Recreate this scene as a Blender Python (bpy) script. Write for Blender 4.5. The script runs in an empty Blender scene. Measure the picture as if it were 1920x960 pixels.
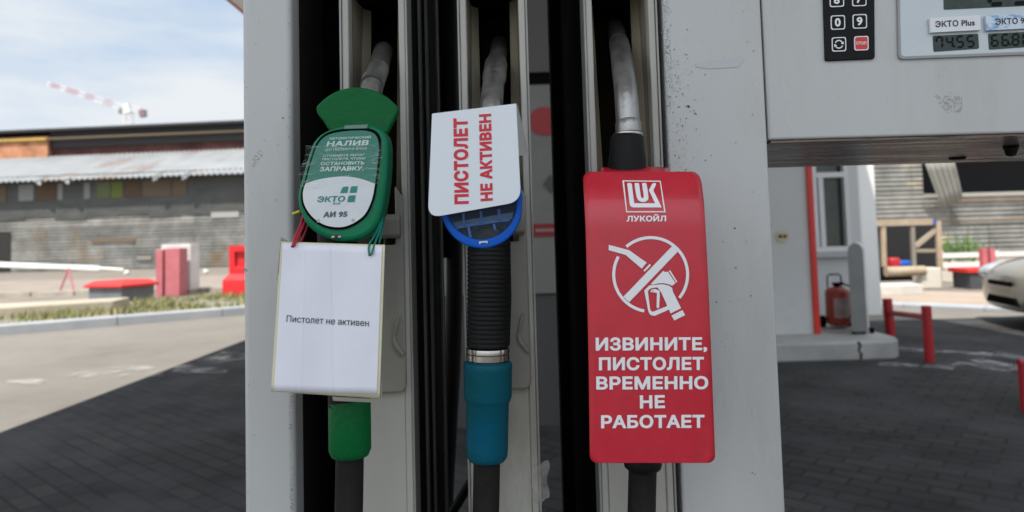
import bpy, bmesh, math, random
from mathutils import Vector, Matrix
from mathutils.geometry import delaunay_2d_cdt
import numpy as np
random.seed(7)
S = bpy.context.scene
COL = S.collection
PI = math.pi
# ------------------------------------------------------------------ camera
F = 1280.0; CX = 960.0
PITCH = math.atan(4.4e-5*F); ROLL = math.atan(0.0275)
HOR = 448.0; CYP = HOR - F*math.tan(PITCH)
CAM = Vector((0, 0, 1.15))
fw = Vector((0, math.cos(PITCH), math.sin(PITCH)))
r0 = Vector((1, 0, 0)); u0 = Vector((0, -math.sin(PITCH), math.cos(PITCH)))
RT = r0*math.cos(ROLL) - u0*math.sin(ROLL)
UP = r0*math.sin(ROLL) + u0*math.cos(ROLL)
cam = bpy.data.cameras.new('camera'); co = bpy.data.objects.new('camera', cam); COL.objects.link(co)
m = Matrix((RT, UP, -fw)).transposed().to_4x4(); m.translation = CAM
co.matrix_world = m
cam.sensor_fit = 'HORIZONTAL'; cam.sensor_width = 36; cam.lens = 24
cam.shift_y = -(480-CYP)/1920.0
cam.clip_start = 0.05; cam.clip_end = 3000
cam.dof.use_dof = True; cam.dof.focus_distance = 0.72; cam.dof.aperture_fstop = 6.0
S.camera = co
# ------------------------------------------------------------------ world, sun, exposure
SUND = Vector((0.21, 0.50, -1.0)).normalized()
ELEV = math.asin(-SUND.z); AZ = math.atan2(-SUND.x, -SUND.y)
w = bpy.data.worlds.new("World"); S.world = w; w.use_nodes = True
nt = w.node_tree; N = nt.nodes; Lk = nt.links; N.clear()
out = N.new('ShaderNodeOutputWorld'); bg = N.new('ShaderNodeBackground'); Lk.new(bg.outputs[0], out.inputs[0])
sky = N.new('ShaderNodeTexSky'); sky.sky_type = 'NISHITA'; sky.sun_disc = False
sky.sun_elevation = ELEV; sky.sun_rotation = AZ; sky.air_density = 1.0; sky.dust_density = 1.2; sky.ozone_density = 1.6
tc = N.new('ShaderNodeTexCoord'); mp = N.new('ShaderNodeMapping'); mp.inputs['Scale'].default_value = (1.3, 1.3, 5.5)
mp.inputs['Location'].default_value = (0.35, 0.1, 0.25)
Lk.new(tc.outputs['Generated'], mp.inputs[0])
nz = N.new('ShaderNodeTexNoise'); nz.inputs['Scale'].default_value = 2.2; nz.inputs['Detail'].default_value = 7; nz.inputs['Roughness'].default_value = 0.55
Lk.new(mp.outputs[0], nz.inputs[0])
cr = N.new('ShaderNodeValToRGB'); cr.color_ramp.elements[0].position = 0.30; cr.color_ramp.elements[1].position = 0.58
Lk.new(nz.outputs[0], cr.inputs[0])
mx = N.new('ShaderNodeMixRGB'); mx.inputs[2].default_value = (7.3, 7.5, 7.7, 1)
mul = N.new('ShaderNodeMath'); mul.operation = 'MULTIPLY'; mul.inputs[1].default_value = 0.9
Lk.new(cr.outputs[0], mul.inputs[0]); Lk.new(mul.outputs[0], mx.inputs[0])
pale = N.new('ShaderNodeMixRGB'); pale.inputs[0].default_value = 0.8; pale.inputs[2].default_value = (5.0, 6.2, 7.7, 1); Lk.new(sky.outputs[0], pale.inputs[1]); Lk.new(pale.outputs[0], mx.inputs[1])
# sky brightness added towards the unseen sun, to fill the pump front
dt = N.new('ShaderNodeVectorMath'); dt.operation = 'DOT_PRODUCT'; dt.inputs[1].default_value = tuple(-SUND); Lk.new(tc.outputs['Generated'], dt.inputs[0])
pw = N.new('ShaderNodeMath'); pw.operation = 'POWER'; pw.inputs[1].default_value = 2.5; mxx = N.new('ShaderNodeMath'); mxx.operation = 'MAXIMUM'; mxx.inputs[1].default_value = 0; Lk.new(dt.outputs['Value'], mxx.inputs[0]); Lk.new(mxx.outputs[0], pw.inputs[0])
gm = N.new('ShaderNodeMath'); gm.operation = 'MULTIPLY_ADD'; gm.inputs[1].default_value = 1.3; gm.inputs[2].default_value = 0.92; Lk.new(pw.outputs[0], gm.inputs[0])
vs_ = N.new('ShaderNodeVectorMath'); vs_.operation = 'SCALE'; Lk.new(mx.outputs[0], vs_.inputs[0]); Lk.new(gm.outputs[0], vs_.inputs['Scale'])
Lk.new(vs_.outputs[0], bg.inputs[0]); bg.inputs[1].default_value = 0.10
sd = bpy.data.lights.new('sun', 'SUN'); sd.energy = 4.3; sd.angle = math.radians(0.5); sd.color = (1, 0.95, 0.87)
so = bpy.data.objects.new('sun', sd); COL.objects.link(so); so.rotation_euler = SUND.to_track_quat('-Z', 'Y').to_euler(); so.location = (-3, -6, 14)
S.view_settings.view_transform = 'Standard'; S.view_settings.look = 'None'; S.view_settings.gamma = 1
S.view_settings.use_curve_mapping = False
S.view_settings.exposure = 0.38
S.cycles.max_bounces = 8; S.cycles.diffuse_bounces = 5
# ------------------------------------------------------------------ pixel -> world
def ray(px, py):
    return fw + RT*((px-CX)/F) + UP*((CYP-py)/F)
def W(px, py, Y):
    d = ray(px, py); return CAM + d*(Y/d.y)
def G(px, py, z=0.0):
    d = ray(px, py); return CAM + d*((z-CAM.z)/d.z)
# ------------------------------------------------------------------ materials
def mat(name, col, rough=0.5, metal=0.0, col2=None, scale=8.0, bump=0.0, bscale=60.0, stretch=(1, 1, 1), specks=None, speck_scale=120, speck_amt=0.1,
        grime=None, grime_lo=0.5, grime_hi=0.7, grime_scale=3.0, coat=0.0, detail=5, spec=0.5, glow=None):
    M = bpy.data.materials.new(name); M.use_nodes = True
    nt = M.node_tree; N = nt.nodes; L = nt.links
    b = N['Principled BSDF']
    b.inputs['Roughness'].default_value = rough; b.inputs['Metallic'].default_value = metal
    b.inputs['Specular IOR Level'].default_value = spec
    if coat: b.inputs['Coat Weight'].default_value = coat; b.inputs['Coat Roughness'].default_value = 0.08
    tc = N.new('ShaderNodeTexCoord'); mp = N.new('ShaderNodeMapping'); mp.inputs['Scale'].default_value = stretch
    L.new(tc.outputs['Object'], mp.inputs[0])
    cur = None
    if col2 is not None:
        n = N.new('ShaderNodeTexNoise'); n.inputs['Scale'].default_value = scale; n.inputs['Detail'].default_value = detail; n.inputs['Roughness'].default_value = 0.6
        L.new(mp.outputs[0], n.inputs[0])
        r = N.new('ShaderNodeValToRGB'); r.color_ramp.elements[0].position = 0.32; r.color_ramp.elements[1].position = 0.68
        r.color_ramp.elements[0].color = (*col, 1); r.color_ramp.elements[1].color = (*col2, 1)
        L.new(n.outputs[0], r.inputs[0]); cur = r.outputs[0]
        rr = N.new('ShaderNodeMapRange'); rr.inputs[1].default_value = 0.3; rr.inputs[2].default_value = 0.7
        rr.inputs[3].default_value = max(0.03, rough-0.07); rr.inputs[4].default_value = min(1, rough+0.1)
        L.new(n.outputs[0], rr.inputs[0]); L.new(rr.outputs[0], b.inputs['Roughness'])
    else:
        rgb = N.new('ShaderNodeRGB'); rgb.outputs[0].default_value = (*col, 1); cur = rgb.outputs[0]
    if grime:
        n = N.new('ShaderNodeTexNoise'); n.inputs['Scale'].default_value = grime_scale; n.inputs['Detail'].default_value = 9; n.inputs['Roughness'].default_value = 0.7
        L.new(mp.outputs[0], n.inputs[0])
        r = N.new('ShaderNodeMapRange'); r.inputs[1].default_value = grime_lo; r.inputs[2].default_value = grime_hi
        L.new(n.outputs[0], r.inputs[0])
        x = N.new('ShaderNodeMixRGB'); x.inputs[2].default_value = (*grime, 1); L.new(r.outputs[0], x.inputs[0]); L.new(cur, x.inputs[1]); cur = x.outputs[0]
    if specks:
        v = N.new('ShaderNodeTexVoronoi'); v.inputs['Scale'].default_value = speck_scale; v.inputs['Randomness'].default_value = 1
        L.new(tc.outputs['Object'], v.inputs[0])
        n = N.new('ShaderNodeTexNoise'); n.inputs['Scale'].default_value = 14; n.inputs['Detail'].default_value = 3; L.new(tc.outputs['Object'], n.inputs[0])
        mr = N.new('ShaderNodeMapRange'); mr.inputs[1].default_value = 0.55; mr.inputs[2].default_value = 0.8; mr.inputs[3].default_value = 0.02; mr.inputs[4].default_value = speck_amt*2.2
        L.new(n.outputs[0], mr.inputs[0])
        lt = N.new('ShaderNodeMath'); lt.operation = 'LESS_THAN'; L.new(v.outputs['Distance'], lt.inputs[0]); L.new(mr.outputs[0], lt.inputs[1])
        x = N.new('ShaderNodeMixRGB'); x.inputs[2].default_value = (*specks, 1); L.new(lt.outputs[0], x.inputs[0]); L.new(cur, x.inputs[1]); cur = x.outputs[0]
    L.new(cur, b.inputs['Base Color'])
    if bump:
        n = N.new('ShaderNodeTexNoise'); n.inputs['Scale'].default_value = bscale; n.inputs['Detail'].default_value = 6
        L.new(mp.outputs[0], n.inputs[0])
        bp = N.new('ShaderNodeBump'); bp.inputs['Strength'].default_value = bump; bp.inputs['Distance'].default_value = 0.01
        L.new(n.outputs[0], bp.inputs['Height']); L.new(bp.outputs[0], b.inputs['Normal'])
    if glow: b.inputs['Emission Color'].default_value = (*glow, 1)
    return M
def glass(name, col=(1, 1, 1), rough=0.05, alpha=0.15):
    M = bpy.data.materials.new(name); M.use_nodes = True; b = M.node_tree.nodes['Principled BSDF']
    b.inputs['Base Color'].default_value = (*col, 1); b.inputs['Roughness'].default_value = rough; b.inputs['Alpha'].default_value = alpha
    return M
def brickmat(name, c1, c2, cm, bw, bh, mortar=0.01, rot=0.0, rough=0.85, axes='XY', off=0.5, noise=None, bump=0.4):
    M = bpy.data.materials.new(name); M.use_nodes = True; nt = M.node_tree; N = nt.nodes; L = nt.links; b = N['Principled BSDF']
    b.inputs['Roughness'].default_value = rough; b.inputs['Specular IOR Level'].default_value = 0.15
    tc = N.new('ShaderNodeTexCoord'); mp = N.new('ShaderNodeMapping'); L.new(tc.outputs['Object'], mp.inputs[0])
    if axes == 'XZ': mp.inputs['Rotation'].default_value = (math.radians(-90), 0, 0)
    else: mp.inputs['Rotation'].default_value = (0, 0, rot)
    t = N.new('ShaderNodeTexBrick'); t.inputs['Scale'].default_value = 1; t.inputs['Brick Width'].default_value = bw; t.inputs['Row Height'].default_value = bh
    t.inputs['Mortar Size'].default_value = mortar; t.offset = off; t.inputs['Mortar Smooth'].default_value = 0.3
    t.inputs['Color1'].default_value = (*c1, 1); t.inputs['Color2'].default_value = (*c2, 1); t.inputs['Mortar'].default_value = (*cm, 1)
    L.new(mp.outputs[0], t.inputs[0])
    n = N.new('ShaderNodeTexNoise'); n.inputs['Scale'].default_value = 0.9; n.inputs['Detail'].default_value = 9; n.inputs['Roughness'].default_value = 0.65; L.new(tc.outputs['Object'], n.inputs[0])
    r = N.new('ShaderNodeMapRange'); r.inputs[1].default_value = 0.3; r.inputs[2].default_value = 0.7; r.inputs[3].default_value = 0.6; r.inputs[4].default_value = 1.45
    L.new(n.outputs[0], r.inputs[0])
    x = N.new('ShaderNodeVectorMath'); x.operation = 'SCALE'; L.new(t.outputs['Color'], x.inputs[0]); L.new(r.outputs[0], x.inputs['Scale'])
    cur = x.outputs[0]
    if noise:
        n2 = N.new('ShaderNodeTexNoise'); n2.inputs['Scale'].default_value = noise[1]; n2.inputs['Detail'].default_value = 8; L.new(tc.outputs['Object'], n2.inputs[0])
        r2 = N.new('ShaderNodeMapRange'); r2.inputs[1].default_value = noise[2]; r2.inputs[2].default_value = noise[3]; L.new(n2.outputs[0], r2.inputs[0])
        x2 = N.new('ShaderNodeMixRGB'); x2.inputs[2].default_value = (*noise[0], 1); L.new(r2.outputs[0], x2.inputs[0]); L.new(cur, x2.inputs[1]); cur = x2.outputs[0]
    L.new(cur, b.inputs['Base Color'])
    if bump:
        bp = N.new('ShaderNodeBump'); bp.inputs['Strength'].default_value = bump; bp.inputs['Distance'].default_value = 0.006; bp.invert = True
        L.new(t.outputs['Fac'], bp.inputs['Height']); L.new(bp.outputs[0], b.inputs['Normal'])
    return M
def flaky(name, col, lo, hi, scale):
    M = mat(name, col, 0.75); nt = M.node_tree; N = nt.nodes; L = nt.links
    tc = N.new('ShaderNodeTexCoord'); n = N.new('ShaderNodeTexNoise'); n.inputs['Scale'].default_value = scale; n.inputs['Detail'].default_value = 8; n.inputs['Roughness'].default_value = .65
    L.new(tc.outputs['Object'], n.inputs[0]); r = N.new('ShaderNodeMapRange'); r.inputs[1].default_value = lo; r.inputs[2].default_value = hi; r.inputs[4].default_value = .5
    L.new(n.outputs[0], r.inputs[0]); L.new(r.outputs[0], N['Principled BSDF'].inputs['Alpha']); return M
def worn(name, col, under, lo=0.45, hi=0.55, scale=6):
    return mat(name, col, 0.7, grime=under, grime_lo=lo, grime_hi=hi, grime_scale=scale)

M_METAL = mat('painted_panel', (0.475, 0.48, 0.47), 0.30, 0.0, (0.52, 0.525, 0.515), 3.0, 0.03, 300, specks=(0.14, 0.135, 0.13), speck_scale=230, speck_amt=0.07, grime=(0.38, 0.375, 0.355), grime_lo=0.46, grime_hi=0.82, grime_scale=5, stretch=(1.6, 1, 0.4))
M_METAL2 = mat('panel_return', (0.30, 0.31, 0.32), 0.4, 0.3, (0.42, 0.43, 0.44), 20, 0.05, 200)
M_BEIGE = mat('aged_plastic', (0.38, 0.37, 0.33), 0.55, 0, (0.45, 0.435, 0.39), 9, 0.06, 150, grime=(0.22, 0.20, 0.15), grime_lo=0.56, grime_hi=0.78, grime_scale=6, stretch=(1, 1, 0.35), specks=(0.12, 0.10, 0.07), speck_scale=300, speck_amt=0.08)
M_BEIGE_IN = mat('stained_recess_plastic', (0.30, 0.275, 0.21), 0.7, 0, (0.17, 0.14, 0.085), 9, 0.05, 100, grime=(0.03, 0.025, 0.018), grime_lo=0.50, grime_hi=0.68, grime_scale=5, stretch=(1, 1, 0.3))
M_SHADE_BLACK = mat('soot_black', (0.006, 0.005, 0.004), 0.95, 0, (0.014, 0.011, 0.008), 12, spec=0.03)  # near-black that carries the shade deep in recesses and holes
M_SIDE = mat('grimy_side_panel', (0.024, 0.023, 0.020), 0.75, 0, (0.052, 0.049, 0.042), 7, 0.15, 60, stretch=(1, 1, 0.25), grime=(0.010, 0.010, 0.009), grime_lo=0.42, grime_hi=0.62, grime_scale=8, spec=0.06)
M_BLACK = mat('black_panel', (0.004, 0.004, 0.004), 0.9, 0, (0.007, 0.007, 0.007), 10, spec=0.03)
M_TRIM = mat('aluminium_trim', (0.32, 0.32, 0.31), 0.5, 0.2, (0.25, 0.24, 0.22), 40, 0.1, 200, stretch=(1, 1, 0.2))
M_GREEN = mat('green_plastic', (0.002, 0.095, 0.024), 0.45, 0, (0.003, 0.125, 0.034), 14, 0.12, 160, grime=(0.004, 0.05, 0.016), grime_lo=0.6, grime_hi=0.8, grime_scale=12, spec=0.15)
M_GREEN2 = mat('faded_green_plastic', (0.003, 0.150, 0.066), 0.38, 0, (0.005, 0.20, 0.092), 14, 0.08, 160, spec=0.22, grime=(0.01, 0.08, 0.05), grime_lo=0.6, grime_hi=0.8, grime_scale=16)
M_BLUE = mat('blue_plastic', (0.002, 0.085, 0.46), 0.38, 0, (0.003, 0.105, 0.52), 14, 0.06, 160, spec=0.2)
M_TEAL = mat('teal_rubber', (0.002, 0.085, 0.15), 0.45, 0, (0.002, 0.075, 0.085), 18, 0.1, 120, grime=(0.003, 0.035, 0.04), grime_lo=0.55, grime_hi=0.8, grime_scale=12, spec=0.15)
M_RUBBER = mat('black_rubber', (0.006, 0.006, 0.006), 0.55, 0, (0.012, 0.012, 0.012), 20, 0.12, 220, spec=0.16)
M_HOSE = mat('hose_rubber', (0.011, 0.011, 0.011), 0.6, 0, (0.022, 0.020, 0.019), 30, 0.2, 260, stretch=(1, 1, 0.5), spec=0.12)
M_SPOUT_SHADE = mat('sooty_spout_end', (0.035, 0.033, 0.030), 0.6, 0.3, (0.085, 0.08, 0.075), 30, 0.05, 180)  # darker copy of the spout steel, recess shade put into the colour
M_PLATE = mat('dull_boot_plastic', (0.22, 0.21, 0.18), 0.6, 0, (0.28, 0.265, 0.23), 9, 0.05, 150, grime=(0.15, 0.13, 0.10), grime_lo=0.55, grime_hi=0.75, grime_scale=8, stretch=(1, 1, 0.4))
M_STEEL = mat('worn_aluminium', (0.28, 0.28, 0.27), 0.34, 0.88, (0.36, 0.355, 0.34), 70, 0.05, 160, grime=(0.09, 0.085, 0.08), grime_lo=0.56, grime_hi=0.95, grime_scale=110)
M_CHROME = mat('steel_collar', (0.62, 0.60, 0.56), 0.22, 1.0, (0.45, 0.42, 0.38), 60)
M_RED = mat('red_vinyl', (0.50, 0.010, 0.028), 0.36, 0, (0.55, 0.014, 0.033), 30, 0.03, 500, coat=0.3, grime=(0.40, 0.012, 0.026), grime_lo=0.52, grime_hi=0.75, grime_scale=35, specks=(0.2, 0.005, 0.01), speck_scale=200, speck_amt=0.04)
M_WHITE = mat('white_print', (0.80, 0.80, 0.82), 0.45)
M_CARD = mat('white_card', (0.72, 0.77, 0.81), 0.38, 0, (0.76, 0.80, 0.84), 6, 0.02, 200)
M_CARDB = mat('card_back', (0.40, 0.41, 0.40), 0.6)
M_PAPER = mat('paper', (0.80, 0.80, 0.88), 0.5, 0, (0.76, 0.765, 0.85), 26, 0.14, 16)
M_CREAMED = mat('yellowed_edge', (0.70, 0.68, 0.46), 0.4, 0, (0.60, 0.58, 0.40), 30)
M_INK = mat('black_ink', (0.02, 0.02, 0.025), 0.5)
M_REDINK = mat('red_ink', (0.60, 0.012, 0.03), 0.4)
M_LABELG = mat('label_green', (0.012, 0.17, 0.115), 0.25, 0, (0.02, 0.20, 0.14), 20)
M_LABELW = mat('label_white', (0.62, 0.66, 0.69), 0.3, 0, (0.70, 0.73, 0.75), 25)
M_GINK = mat('green_ink', (0.02, 0.22, 0.17), 0.4)
M_GREYINK = mat('grey_ink', (0.09, 0.095, 0.12), 0.4)
M_PALEINK = mat('pale_print', (0.62, 0.74, 0.70), 0.4, 0, (0.45, 0.60, 0.55), 90)
M_FILM = glass('clear_film', (0.9, 0.9, 0.9), 0.15, 0.07)
M_FILM = bpy.data.materials.new('wrinkled_clear_film'); M_FILM.use_nodes = True
_n = M_FILM.node_tree; _b = _n.nodes['Principled BSDF']; _b.inputs['Base Color'].default_value = (.75, .77, .76, 1); _b.inputs['Roughness'].default_value = .22
_t = _n.nodes.new('ShaderNodeTexCoord'); _m = _n.nodes.new('ShaderNodeMapping'); _m.inputs['Scale'].default_value = (18, 18, 150); _m.inputs['Rotation'].default_value = (0, .18, 0)
_no = _n.nodes.new('ShaderNodeTexNoise'); _no.inputs['Scale'].default_value = 2.2; _no.inputs['Detail'].default_value = 5; _no.inputs['Distortion'].default_value = 1.2
_n.links.new(_t.outputs['Object'], _m.inputs[0]); _n.links.new(_m.outputs[0], _no.inputs[0])
_r = _n.nodes.new('ShaderNodeMapRange'); _r.inputs[1].default_value = .56; _r.inputs[2].default_value = .72; _r.inputs[3].default_value = .03; _r.inputs[4].default_value = .42  # whitish alpha streaks painted in as glints on the film
_n.links.new(_no.outputs[0], _r.inputs[0]); _n.links.new(_r.outputs[0], _b.inputs['Alpha'])
M_TAPE = glass('tape', (0.55, 0.53, 0.48), 0.25, 0.35)
M_REDBAND = mat('red_elastic', (0.42, 0.008, 0.035), 0.5)
M_GREENBAND = mat('green_elastic', (0.004, 0.17, 0.12), 0.5)
M_YELLOW = mat('yellow_plastic', (0.65, 0.50, 0.01), 0.4)
M_KEYPAD = mat('keypad_black', (0.005, 0.005, 0.006), 0.45, 0, (0.010, 0.010, 0.011), 60, spec=.15)
M_KEYRED = mat('key_red', (0.62, 0.03, 0.025), 0.35)
M_BEZEL = mat('display_glass', (0.52, 0.58, 0.60), 0.22, 0, (0.58, 0.63, 0.65), 8, grime=(0.36, 0.37, 0.34), grime_lo=0.6, grime_hi=0.9, grime_scale=10)
M_LCD = mat('lcd', (0.040, 0.058, 0.052), 0.4, 0, (0.065, 0.085, 0.075), 200, spec=.2)
M_LCDINK = mat('lcd_digit', (0.004, 0.007, 0.006), 0.5, spec=.1)
M_STICK = mat('sticker_paper', (0.74, 0.75, 0.78), 0.45)
M_STICKB = mat('sticker_blue', (0.62, 0.70, 0.80), 0.45, grime=(0.16, 0.36, 0.62), grime_lo=0.5, grime_hi=0.6, grime_scale=60, stretch=(1, 1, 2))
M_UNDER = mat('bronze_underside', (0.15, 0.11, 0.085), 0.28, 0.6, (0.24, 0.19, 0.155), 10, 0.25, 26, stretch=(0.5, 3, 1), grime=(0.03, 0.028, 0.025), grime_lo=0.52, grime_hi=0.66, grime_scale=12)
M_ROAD = mat('road_asphalt', (0.20, 0.184, 0.163), 0.9, 0, (0.24, 0.222, 0.20), 1.6, 0.25, 60, spec=0.2, grime=(0.12, 0.112, 0.102), grime_lo=0.5, grime_hi=0.8, grime_scale=0.8)
M_GROUND = mat('ground_dust', (0.24, 0.20, 0.165), 0.95, 0, (0.15, 0.135, 0.115), 0.7, 0.3, 20)
M_PAVE = brickmat('pavers', (0.038, 0.038, 0.040), (0.052, 0.051, 0.050), (0.027, 0.027, 0.027), 0.20, 0.10, 0.009, rot=math.radians(40), noise=((0.075, 0.075, 0.08), 1.6, 0.46, 0.78), bump=0.15)
M_KERB = mat('kerb_concrete', (0.30, 0.32, 0.345), 0.85, 0, (0.38, 0.39, 0.40), 2.2, 0.2, 40)
M_ISL = mat('island_kerb', (0.42, 0.42, 0.41), 0.6, 0, (0.30, 0.30, 0.29), 3, 0.2, 30)
M_CONC = mat('concrete', (0.40, 0.36, 0.29), 0.9, 0, (0.28, 0.26, 0.22), 2.5, 0.3, 20)
M_MARKW = None
# ------------------------------------------------------------------ mesh builder
class B:
    def __init__(s): s.v = []; s.f = []; s.m = []
    def add(s, vs, fs, m=0):
        o = len(s.v); s.v += [Vector(p) for p in vs]
        for f in fs: s.f.append([i+o for i in f]); s.m.append(m)
        return s
    def box(s, x0, x1, y0, y1, z0, z1, m=0):
        vs = [(x, y, z) for z in (z0, z1) for y in (y0, y1) for x in (x0, x1)]
        return s.add(vs, [(0, 2, 3, 1), (4, 5, 7, 6), (0, 1, 5, 4), (2, 6, 7, 3), (0, 4, 6, 2), (1, 3, 7, 5)], m)
    def obox(s, c, sx, sy, sz, rz=0.0, m=0, rx=0.0, ry=0.0):
        R = Matrix.Rotation(rz, 3, 'Z') @ Matrix.Rotation(ry, 3, 'Y') @ Matrix.Rotation(rx, 3, 'X'); c = Vector(c)
        vs = [c + R @ Vector((x*sx/2, y*sy/2, z*sz/2)) for z in (-1, 1) for y in (-1, 1) for x in (-1, 1)]
        return s.add(vs, [(0, 2, 3, 1), (4, 5, 7, 6), (0, 1, 5, 4), (2, 6, 7, 3), (0, 4, 6, 2), (1, 3, 7, 5)], m)
    def prism(s, pts, d, m=0, mback=None, mside=None, caps=True):
        """pts: world outline; d: extrusion vector"""
        n = len(pts); d = Vector(d); a = [Vector(p) for p in pts]
        o = len(s.v); s.v += a + [p+d for p in a]
        if caps:
            s.f.append(list(range(o, o+n))); s.m.append(m)
            s.f.append(list(range(o+2*n-1, o+n-1, -1))); s.m.append(m if mback is None else mback)
        for i in range(n):
            j = (i+1) % n; s.f.append([o+i, o+n+i, o+n+j, o+j]); s.m.append(m if mside is None else mside)
        return s
    def ring(s, outer, inner, d, m=0):
        """frame between two loops of equal count, extruded by d"""
        n = len(outer); d = Vector(d); o = len(s.v)
        A = [Vector(p) for p in outer]; C = [Vector(p) for p in inner]
        s.v += A + C + [p+d for p in A] + [p+d for p in C]
        for i in range(n):
            j = (i+1) % n
            for q in ([o+i, o+n+i, o+n+j, o+j], [o+2*n+i, o+2*n+j, o+3*n+j, o+3*n+i], [o+i, o+j, o+2*n+j, o+2*n+i], [o+n+i, o+3*n+i, o+3*n+j, o+n+j]):
                s.f.append(q); s.m.append(m)
        return s
    def tube(s, path, rad, seg=20, m=0, cap=True, flat=None):
        P = [Vector(p) for p in path]; n = len(P)
        if not isinstance(rad, (list, tuple)): rad = [rad]*n
        T = []
        for i in range(n):
            t = (P[min(i+1, n-1)] - P[max(i-1, 0)]);
            if t.length < 1e-9: t = Vector((0, 0, 1))
            T.append(t.normalized())
        # skip zero-length steps
        ref = Vector((0, 1, 0)) if abs(T[0].y) < 0.9 else Vector((1, 0, 0))
        a = T[0].cross(ref).normalized(); o = len(s.v)
        for i in range(n):
            a = (a - T[i]*a.dot(T[i])).normalized(); b = T[i].cross(a)
            for k in range(seg):
                th = 2*PI*k/seg; s.v.append(P[i] + (a*math.cos(th) + b*math.sin(th))*rad[i])
        for i in range(n-1):
            for k in range(seg):
                k2 = (k+1) % seg; s.f.append([o+i*seg+k, o+i*seg+k2, o+(i+1)*seg+k2, o+(i+1)*seg+k]); s.m.append(m)
        if cap:
            s.f.append([o+k for k in range(seg)][::-1]); s.m.append(m)
            s.f.append([o+(n-1)*seg+k for k in range(seg)]); s.m.append(m)
        return s
    def grid(s, fn, nu, nv, m=0):
        o = len(s.v)
        for j in range(nv+1):
            for i in range(nu+1): s.v.append(Vector(fn(i/nu, j/nv)))
        for j in range(nv):
            for i in range(nu):
                s.f.append([o+j*(nu+1)+i, o+j*(nu+1)+i+1, o+(j+1)*(nu+1)+i+1, o+(j+1)*(nu+1)+i]); s.m.append(m)
        return s
def off_of(parent):
    while parent.parent is not None: parent = parent.parent
    return Vector(parent.location)
def build(b, name, mats, parent=None, bevel=0.0, seg=2, smooth=None, solid=0.0, recalc=True, angle=40, loc=None):
    if not isinstance(mats, (list, tuple)): mats = [mats]
    if parent is not None: off = off_of(parent)
    elif loc is not None: off = Vector(loc)
    else:
        xs = [p.x for p in b.v]; ys = [p.y for p in b.v]; zs = [p.z for p in b.v]
        off = Vector(((min(xs)+max(xs))/2, (min(ys)+max(ys))/2, min(zs)))
    me = bpy.data.meshes.new(name); me.from_pydata([p-off for p in b.v], [], b.f)
    for mm in mats: me.materials.append(mm)
    for i, p in enumerate(me.polygons): p.material_index = b.m[i]
    if recalc:
        bm = bmesh.new(); bm.from_mesh(me); bmesh.ops.recalc_face_normals(bm, faces=bm.faces); bm.to_mesh(me); bm.free()
    me.update()
    o = bpy.data.objects.new(name, me); COL.objects.link(o)
    if parent is not None: o.parent = parent
    else: o.location = off
    if solid:
        md = o.modifiers.new('solid', 'SOLIDIFY'); md.thickness = solid; md.offset = 0
    if bevel:
        md = o.modifiers.new('bevel', 'BEVEL'); md.width = bevel; md.segments = seg; md.limit_method = 'ANGLE'; md.angle_limit = math.radians(35)
        md.harden_normals = False
    if smooth or bevel:
        for p in me.polygons: p.use_smooth = True
        me.set_sharp_from_angle(angle=math.radians(angle))
    return o
def thing(name, label, cat, loc=(0, 0, 0), group=None):
    o = bpy.data.objects.new(name, None); COL.objects.link(o); o.location = loc; o.empty_display_size = 0.1
    o['label'] = label; o['category'] = cat
    if group: o['group'] = group
    return o
def tag(o, label, cat, group=None):
    o['label'] = label; o['category'] = cat
    if group: o['group'] = group
    return o
def struct(o): o['kind'] = 'structure'; return o
def stuff(o, label, cat): o['kind'] = 'stuff'; return tag(o, label, cat)
def smoothpts(pts, k=6, closed=True):
    P = [Vector((*p, 0)) for p in pts]; n = len(P); res = []
    for i in range(n if closed else n-1):
        p0, p1, p2, p3 = P[(i-1) % n], P[i], P[(i+1) % n], P[(i+2) % n]
        if not closed: p0 = P[max(i-1, 0)]; p3 = P[min(i+2, n-1)]
        for t in range(k):
            t /= k; q = 0.5*((2*p1)+(p2-p0)*t+(2*p0-5*p1+4*p2-p3)*t*t+(3*p1-p0-3*p2+p3)*t**3); res.append((q.x, q.y))
    if not closed: res.append((P[-1].x, P[-1].y))
    return res
def rounded(pts, r, k=5):
    """round the corners of a pixel polygon; r: one radius or one per corner"""
    n = len(pts); res = []
    if not isinstance(r, (list, tuple)): r = [r]*n
    for i in range(n):
        p = Vector(pts[i]); a = Vector(pts[i-1]); c = Vector(pts[(i+1) % n])
        if r[i] <= 0: res.append(tuple(p)); continue
        u = (a-p).normalized()*min(r[i], (a-p).length*.49); v = (c-p).normalized()*min(r[i], (c-p).length*.49)
        for t in range(k+1):
            t /= k; q = (p+u)*(1-t)**2 + p*2*t*(1-t) + (p+v)*t*t; res.append((q.x, q.y))
    return res
def fill_loops(P, E, evenodd):
    """robust fill of (possibly overlapping) closed loops: P points, E directed edges"""
    vo, eo, fo, _, _, _ = delaunay_2d_cdt([Vector(p) for p in P], E, [], 0, 1e-6)
    V = np.array([(v.x, v.y) for v in vo]); Fc = np.array([f for f in fo if len(f) == 3]); C = V[Fc].mean(axis=1)
    PA = np.array(P, float); A = PA[[e[0] for e in E]]; D = PA[[e[1] for e in E]]
    y = C[:, 1][:, None]; x = C[:, 0][:, None]; ay, dy_ = A[:, 1][None], D[:, 1][None]; ax, dx_ = A[:, 0][None], D[:, 0][None]
    up = (ay <= y) & (dy_ > y); dn = (ay > y) & (dy_ <= y)
    with np.errstate(divide='ignore', invalid='ignore'): xi = ax + (y-ay)*(dx_-ax)/(dy_-ay)
    hit = xi > x; wn = (up & hit).sum(1).astype(int) - (dn & hit).sum(1).astype(int)
    keep = (wn % 2 != 0) if evenodd is True else (wn*evenodd > 0)
    return [tuple(v) for v in V], [[int(i) for i in f] for f in Fc[keep]]
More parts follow.
